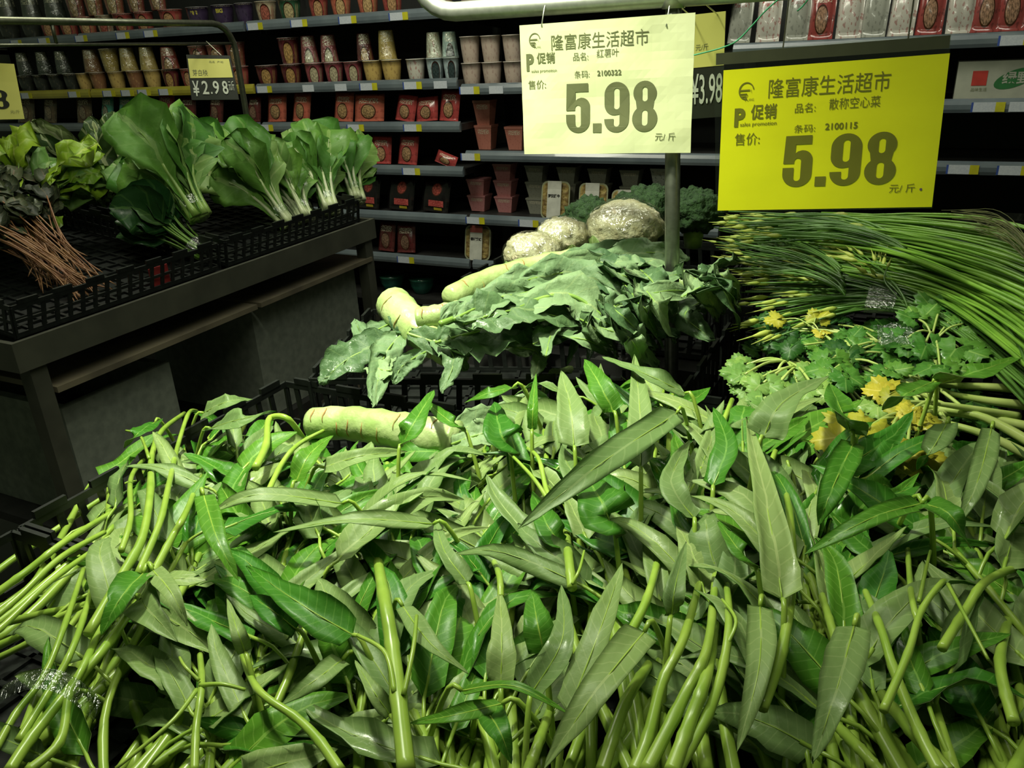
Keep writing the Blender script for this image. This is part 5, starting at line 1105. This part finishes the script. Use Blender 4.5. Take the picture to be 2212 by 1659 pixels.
# ================================================================== garlic chives and scapes
CH_S = mat('chive_stem', sl(94, 136, 56), sl(72, 112, 44), rough=0.35, scale=20, jitter=0.2)
CH_L = mat('scape_stem', sl(128, 172, 62), sl(104, 150, 50), rough=0.3, scale=20, jitter=0.15)
CH_B = mat('chive_bud', sl(190, 200, 96), sl(160, 180, 76), rough=0.4, scale=30, jitter=0.1)
CH_W = mat('scape_white_end', sl(206, 210, 150), rough=0.35, jitter=0.05)
rg = random.Random(3)
def chive_bunch(name, label, ctrl, n, r, stemm, bud=0.6, group='bundled flowering chives and scapes', tie=None, fan=1.0, zj=.018):
    """ctrl: list of (px, py, z, half spread px, half spread py) from root end to tip end"""
    W0 = onZ(*ctrl[0][:3]); t = thing(name, label, 'vegetable', W0, group)
    for i in range(n):
        a = rg.uniform(-1, 1); e = rg.uniform(-1, 1); pts = []
        for k, (px, py, z, sx, sy) in enumerate(ctrl):
            j = .25 if k < len(ctrl) - 1 else 1
            pts.append(onZ(px + a * sx * .3 + rg.uniform(-1, 1) * sx * .5 * j, py + a * sy + rg.uniform(-1, 1) * 5 * j, z + e * zj + (1 - a * a) * .008))
        cut = rg.uniform(.72, 1.0); S = spline(pts, 40)[:max(8, int(40 * cut))]; S = [S[int(q * (len(S) - 1) / 13)] for q in range(14)]; wob = rg.uniform(-1, 1) * .022
        S = [p_ + Vector((0, wob * math.sin(3.1 * q / 13), abs(wob) * .6 * math.sin(4.5 * q / 13))) for q, p_ in enumerate(S)]; m = MB(); rr = r * rg.uniform(.75, 1.2); m.tube(S, [rr * (1 - .35 * k / 13) for k in range(14)], 6, 0)
        if rg.random() < bud:
            d = (S[-1] - S[-2]).normalized(); p = S[-1]; Lb = rr * rg.uniform(9, 14)
            m.tube([p, p + d * Lb * .3, p + d * Lb * .6, p + d * Lb, p + d * Lb * 1.8], [rr * .7, rr * 1.9, rr * 1.7, rr * .6, rr * .1], 6, 1)
        m.build('stem', [stemm, CH_B], t, True)
    if tie:
        px, py, z, w, h = tie; V = []; F = []
        for k in range(9):
            u = -1 + k / 4; yy = py + u * h; zz = z + .024 * math.sqrt(max(0, 1 - u * u)) + .006
            for q in (-1, 0, 1): V.append(onZ(px + q * w + u * -8, yy, zz + (.002 if q == 0 else 0)))
        F = [(3*k + j, 3*k + j + 1, 3*k + j + 4, 3*k + j + 3) for k in range(8) for j in (0, 1)]
        mk('plastic_tie', V, F, TIE, t)
    return t
chive_bunch('scape_bunch', 'thick pale green scape bunch at the back right edge', [(2330, 640, 1.10, 20, 110), (2120, 560, 1.11, 20, 80), (1900, 500, 1.11, 30, 42), (1700, 480, 1.10, 60, 26)], 90, .0034, CH_L, .35)
chive_bunch('scape_bunch', 'second pale scape bunch sweeping down the right edge', [(2350, 860, 1.07, 20, 90), (2180, 690, 1.09, 20, 80), (1990, 590, 1.09, 30, 46), (1760, 545, 1.09, 70, 34)], 80, .0034, CH_L, .5)
chive_bunch('chive_bunch', 'dark flowering chive bunch lying behind the tied one', [(2230, 800, 1.04, 30, 60), (2000, 640, 1.06, 30, 44), (1800, 570, 1.075, 50, 40), (1590, 545, 1.08, 60, 62)], 90, .0022, CH_S, .6)
chive_bunch('chive_bunch', 'flowering chive bunch with clear plastic tie in front of the scapes', [(2260, 870, 1.03, 30, 60), (2060, 700, 1.05, 25, 36), (1905, 645, 1.06, 20, 26), (1780, 640, 1.06, 40, 40), (1620, 655, 1.055, 60, 70)], 90, .0024, CH_S, .6, tie=(1905, 640, 1.065, 32, 36))
chive_bunch('chive_bunch', 'short upright chive tips sticking up in the tied bunch', [(1960, 660, 1.06, 20, 14), (1900, 590, 1.085, 40, 26), (1850, 540, 1.11, 120, 40)], 22, .002, CH_S, .9)
chive_bunch('chive_bunch', 'fine chive tips spilling left beside the dark celtuce', [(1820, 600, 1.08, 30, 40), (1700, 545, 1.09, 40, 50), (1560, 510, 1.10, 50, 60)], 60, .0019, CH_S, .5)
chive_bunch('chive_bunch', 'chive bunch lying under the bright yellow price sheet', [(1960, 540, 1.10, 30, 20), (1780, 492, 1.115, 40, 24), (1580, 480, 1.12, 60, 30)], 60, .0024, CH_S, .5)
chive_bunch('root_bunch', 'dry wispy roots bunch behind the scapes at the right', [(2230, 560, 1.14, 20, 30), (2150, 490, 1.16, 30, 24), (2060, 462, 1.16, 60, 20)], 34, .0009, mat('dry_root', sl(120, 124, 74), sl(96, 100, 60), rough=.6), 0)
chive_bunch('chive_bunch', 'chive ends arching over at the right edge', [(2240, 900, 1.05, 15, 10), (2200, 740, 1.085, 12, 14), (2120, 640, 1.09, 40, 30)], 12, .0024, CH_S, .2)
# ================================================================== celery
CY_T = leafmat('celery_leaf', sl(96, 150, 58), sl(74, 128, 46), sl(140, 180, 90), rough=0.45, veins=5, vs=.2, ribw=.02)
CY_P = leafmat('celery_leaf_pale', sl(140, 176, 92), sl(116, 160, 72), sl(170, 196, 120), rough=0.45, veins=5, vs=.2, ribw=.02)
CY_Y = leafmat('celery_leaf_yellowed', sl(206, 196, 60), sl(176, 176, 60), sl(220, 212, 110), rough=0.5, veins=5, vs=.2, ribw=.02)
CY_D = leafmat('celery_leaf_dark', sl(58, 104, 40), sl(44, 86, 34), sl(96, 140, 66), rough=0.45, veins=5, vs=.2, ribw=.02)
CY_S = mat('celery_stalk', sl(186, 200, 120), sl(160, 184, 90), rough=0.3, scale=24)
def celery_leaflet(t, c, d, nr, size, m_, seed):
    """toothed three-lobed leaflet with thickness"""
    d = (d - nr * d.dot(nr)).normalized(); sd = d.cross(nr); nA = 30; ring = []
    for k in range(nA):
        a = -math.pi + 2 * math.pi * k / nA; lob = .62 + .38 * abs(math.cos(1.5 * a)) ** .7; tooth = 1 + .10 * (1 if k % 2 else -1)
        r = size * lob * tooth * (0.25 if abs(a) > 2.85 else 1); ring.append((r * math.cos(a), r * math.sin(a)))
    V = []; U = []; F = []; MI = []
    for off in (0, -.0006):
        V.append(c + nr * off); U.append((.5, .3))
        for f in (.5, 1.0):
            for x, y in ring:
                z = size * .22 * noise.noise(Vector((x / size * 1.3 + seed, y / size * 1.3, seed))) * f - size * .18 * (abs(y) / size) ** 1.5
                V.append(c + d * x * f + sd * y * f + nr * (off + z)); U.append((.5 + y * f / size * .5, .3 + x * f / size * .6))
    b = 1 + 2 * nA
    for s in (0, 1):
        o = s * b
        for k in range(nA):
            k2 = (k + 1) % nA; q = [(o, o+1+k, o+1+k2), (o+1+k, o+1+nA+k, o+1+nA+k2, o+1+k2)]
            F += q if s == 0 else [x[::-1] for x in q]
    for k in range(nA): k2 = (k + 1) % nA; F.append((1+nA+k, b+1+nA+k, b+1+nA+k2, 1+nA+k2))
    return mk('leaf', V, F, m_, t, uv=U)
def celery(label, stalk, r, leaves, m_, size, group='celery stalks in the right crate', n2=3):
    W_ = zon(stalk); t = thing('celery_stalk', label, 'vegetable', W_[0], group)
    S = spline(W_, 16); m = MB(); m.tube(S, [r * (1 - .6 * k / 15) for k in range(16)], 9); m.build('stalk', CY_S, t, True)
    for i, (px, py, z) in enumerate(leaves):
        c = onZ(px, py, z); src = S[-1] if i % 2 else S[-4]
        m = MB(); m.tube(spline([src, src.lerp(c, .5) + UP * .008, c], 8), r * .35, 6); m.build('leaf_stalk', CY_S, t, True)
        for k in range(n2):
            dd = (c - src); dd.z *= .3; dd = dd.normalized() if dd.length > 1e-4 else Vector((-1, 0, 0)); dd = Matrix.Rotation((k - (n2 - 1) / 2) * .95 + rg.uniform(-.2, .2), 3, 'Z') @ dd
            nr = (UP + (CAM - c).normalized() * .6 + Vector((rg.uniform(-.5, .5), rg.uniform(-.5, .5), 0))).normalized(); sz = size * rg.uniform(.75, 1.15)
            celery_leaflet(t, c + dd * sz * .7, dd, nr, sz, m_, rg.uniform(0, 50))
def cluster(x0, x1, y0, y1, z, n): return [(rg.uniform(x0, x1), rg.uniform(y0, y1), z + rg.uniform(-.01, .012)) for _ in range(n)]
celery('pale celery with leaves fringing the left of the right crate', [(1900, 860, 1.0), (1800, 810, 1.02), (1700, 780, 1.03)], .006, cluster(1600, 1760, 735, 860, 1.03, 15), CY_P, .020)
celery('celery with fresh green leaves in front of the chives', [(2000, 860, 1.01), (1900, 810, 1.03), (1820, 780, 1.04)], .006, cluster(1740, 1930, 730, 850, 1.045, 15), CY_T, .022)
celery('dark celery leaves below the plastic tie', [(2100, 800, 1.02), (2000, 760, 1.04), (1900, 740, 1.05)], .005, cluster(1640, 1960, 680, 770, 1.045, 14), CY_D, .023)
celery('upright celery sprig in front of the chives at right', [(2020, 860, 1.03), (2020, 780, 1.05), (2015, 720, 1.07)], .005, [(1985, 690, 1.085), (2030, 670, 1.09), (2080, 700, 1.085), (2000, 740, 1.07), (2070, 750, 1.07), (2030, 790, 1.06), (2090, 660, 1.085), (1960, 730, 1.07)], CY_T, .026)
celery('celery with two yellowed leaflets near the chive tips', [(1850, 800, 1.03), (1790, 730, 1.06), (1740, 700, 1.065)], .003, [(1690, 690, 1.07), (1770, 715, 1.065), (1765, 690, 1.07)], CY_Y, .016, n2=2)
celery('celery with a large yellowed leaf cluster over the water spinach', [(2130, 900, 1.02), (2020, 890, 1.03), (1940, 900, 1.045)], .006, [(1880, 920, 1.05), (1920, 950, 1.05), (1960, 970, 1.045), (1850, 945, 1.05), (1900, 985, 1.04)], CY_Y, .029)
celery('celery with a yellow leaf right of the large yellow cluster', [(2200, 900, 1.02), (2080, 880, 1.04), (2010, 870, 1.05)], .006, [(1970, 885, 1.055), (1990, 900, 1.05), (1930, 850, 1.055)], CY_Y, .02)
for i, (pp, lab) in enumerate((([(2240, 965, 1.01), (2120, 900, 1.03), (1990, 880, 1.03)], 'upper pale celery stalk end'), ([(2250, 1000, 1.0), (2130, 940, 1.02), (2010, 905, 1.025)], 'lower pale celery stalk end'), ([(2250, 845, 1.03), (2120, 835, 1.03), (1930, 830, 1.03)], 'long straight celery stalk'), ([(2250, 880, 1.02), (2130, 865, 1.025), (2050, 850, 1.03)], 'middle celery stalk'), ([(2260, 930, 1.015), (2150, 905, 1.02), (2060, 880, 1.025)], 'lower celery stalk'))):
    celery(lab + ' running to the right photo edge', pp, .0075, cluster(1880, 1990, 800, 900, 1.03, 3), CY_T if i % 2 else CY_P, .018)
celery('dark leafy celery filling the crate under the chives', [(2000, 900, .99), (1880, 840, 1.0), (1780, 800, 1.01)], .005, cluster(1620, 2120, 740, 900, 1.01, 30), CY_D, .024)
# clear film left on the celery
V = []; F = []
for k in range(9):
    for j in range(4): V.append(onZ(1895 + k * 10, 700 + j * 14 + 4 * math.sin(k * 1.3), 1.075 + .004 * math.sin(k * 2.1 + j)))
F = [(k*4 + j, k*4 + j + 1, k*4 + j + 5, k*4 + j + 4) for k in range(8) for j in range(3)]
tag(mk('film_scrap', V, F, TIE, None), 'crumpled scrap of clear film lying between the chives and celery', 'plastic film')
# ================================================================== one label for each stalk of the heap
TEN = ['', 'ten', 'twenty', 'thirty', 'forty', 'fifty']
def ordinal(n):
    if n <= 20: return ORD[n - 1]
    a, b = divmod(n, 10); return (TEN[a][:-1] + 'ieth') if b == 0 else TEN[a] + '-' + ORD[b - 1]
seen = {}
for o in COL.objects:
    if o.name.startswith('water_spinach_stalk') and o.get('label'): seen.setdefault(o['label'], []).append(o)
for lab, L in seen.items():
    if len(L) < 2: continue
    for i, o in enumerate(sorted(L, key=lambda q: (q.location - CAM).dot(RGT) / depth(q.location))): o['label'] = f'{ordinal(i + 1)} {lab}, counted from left'
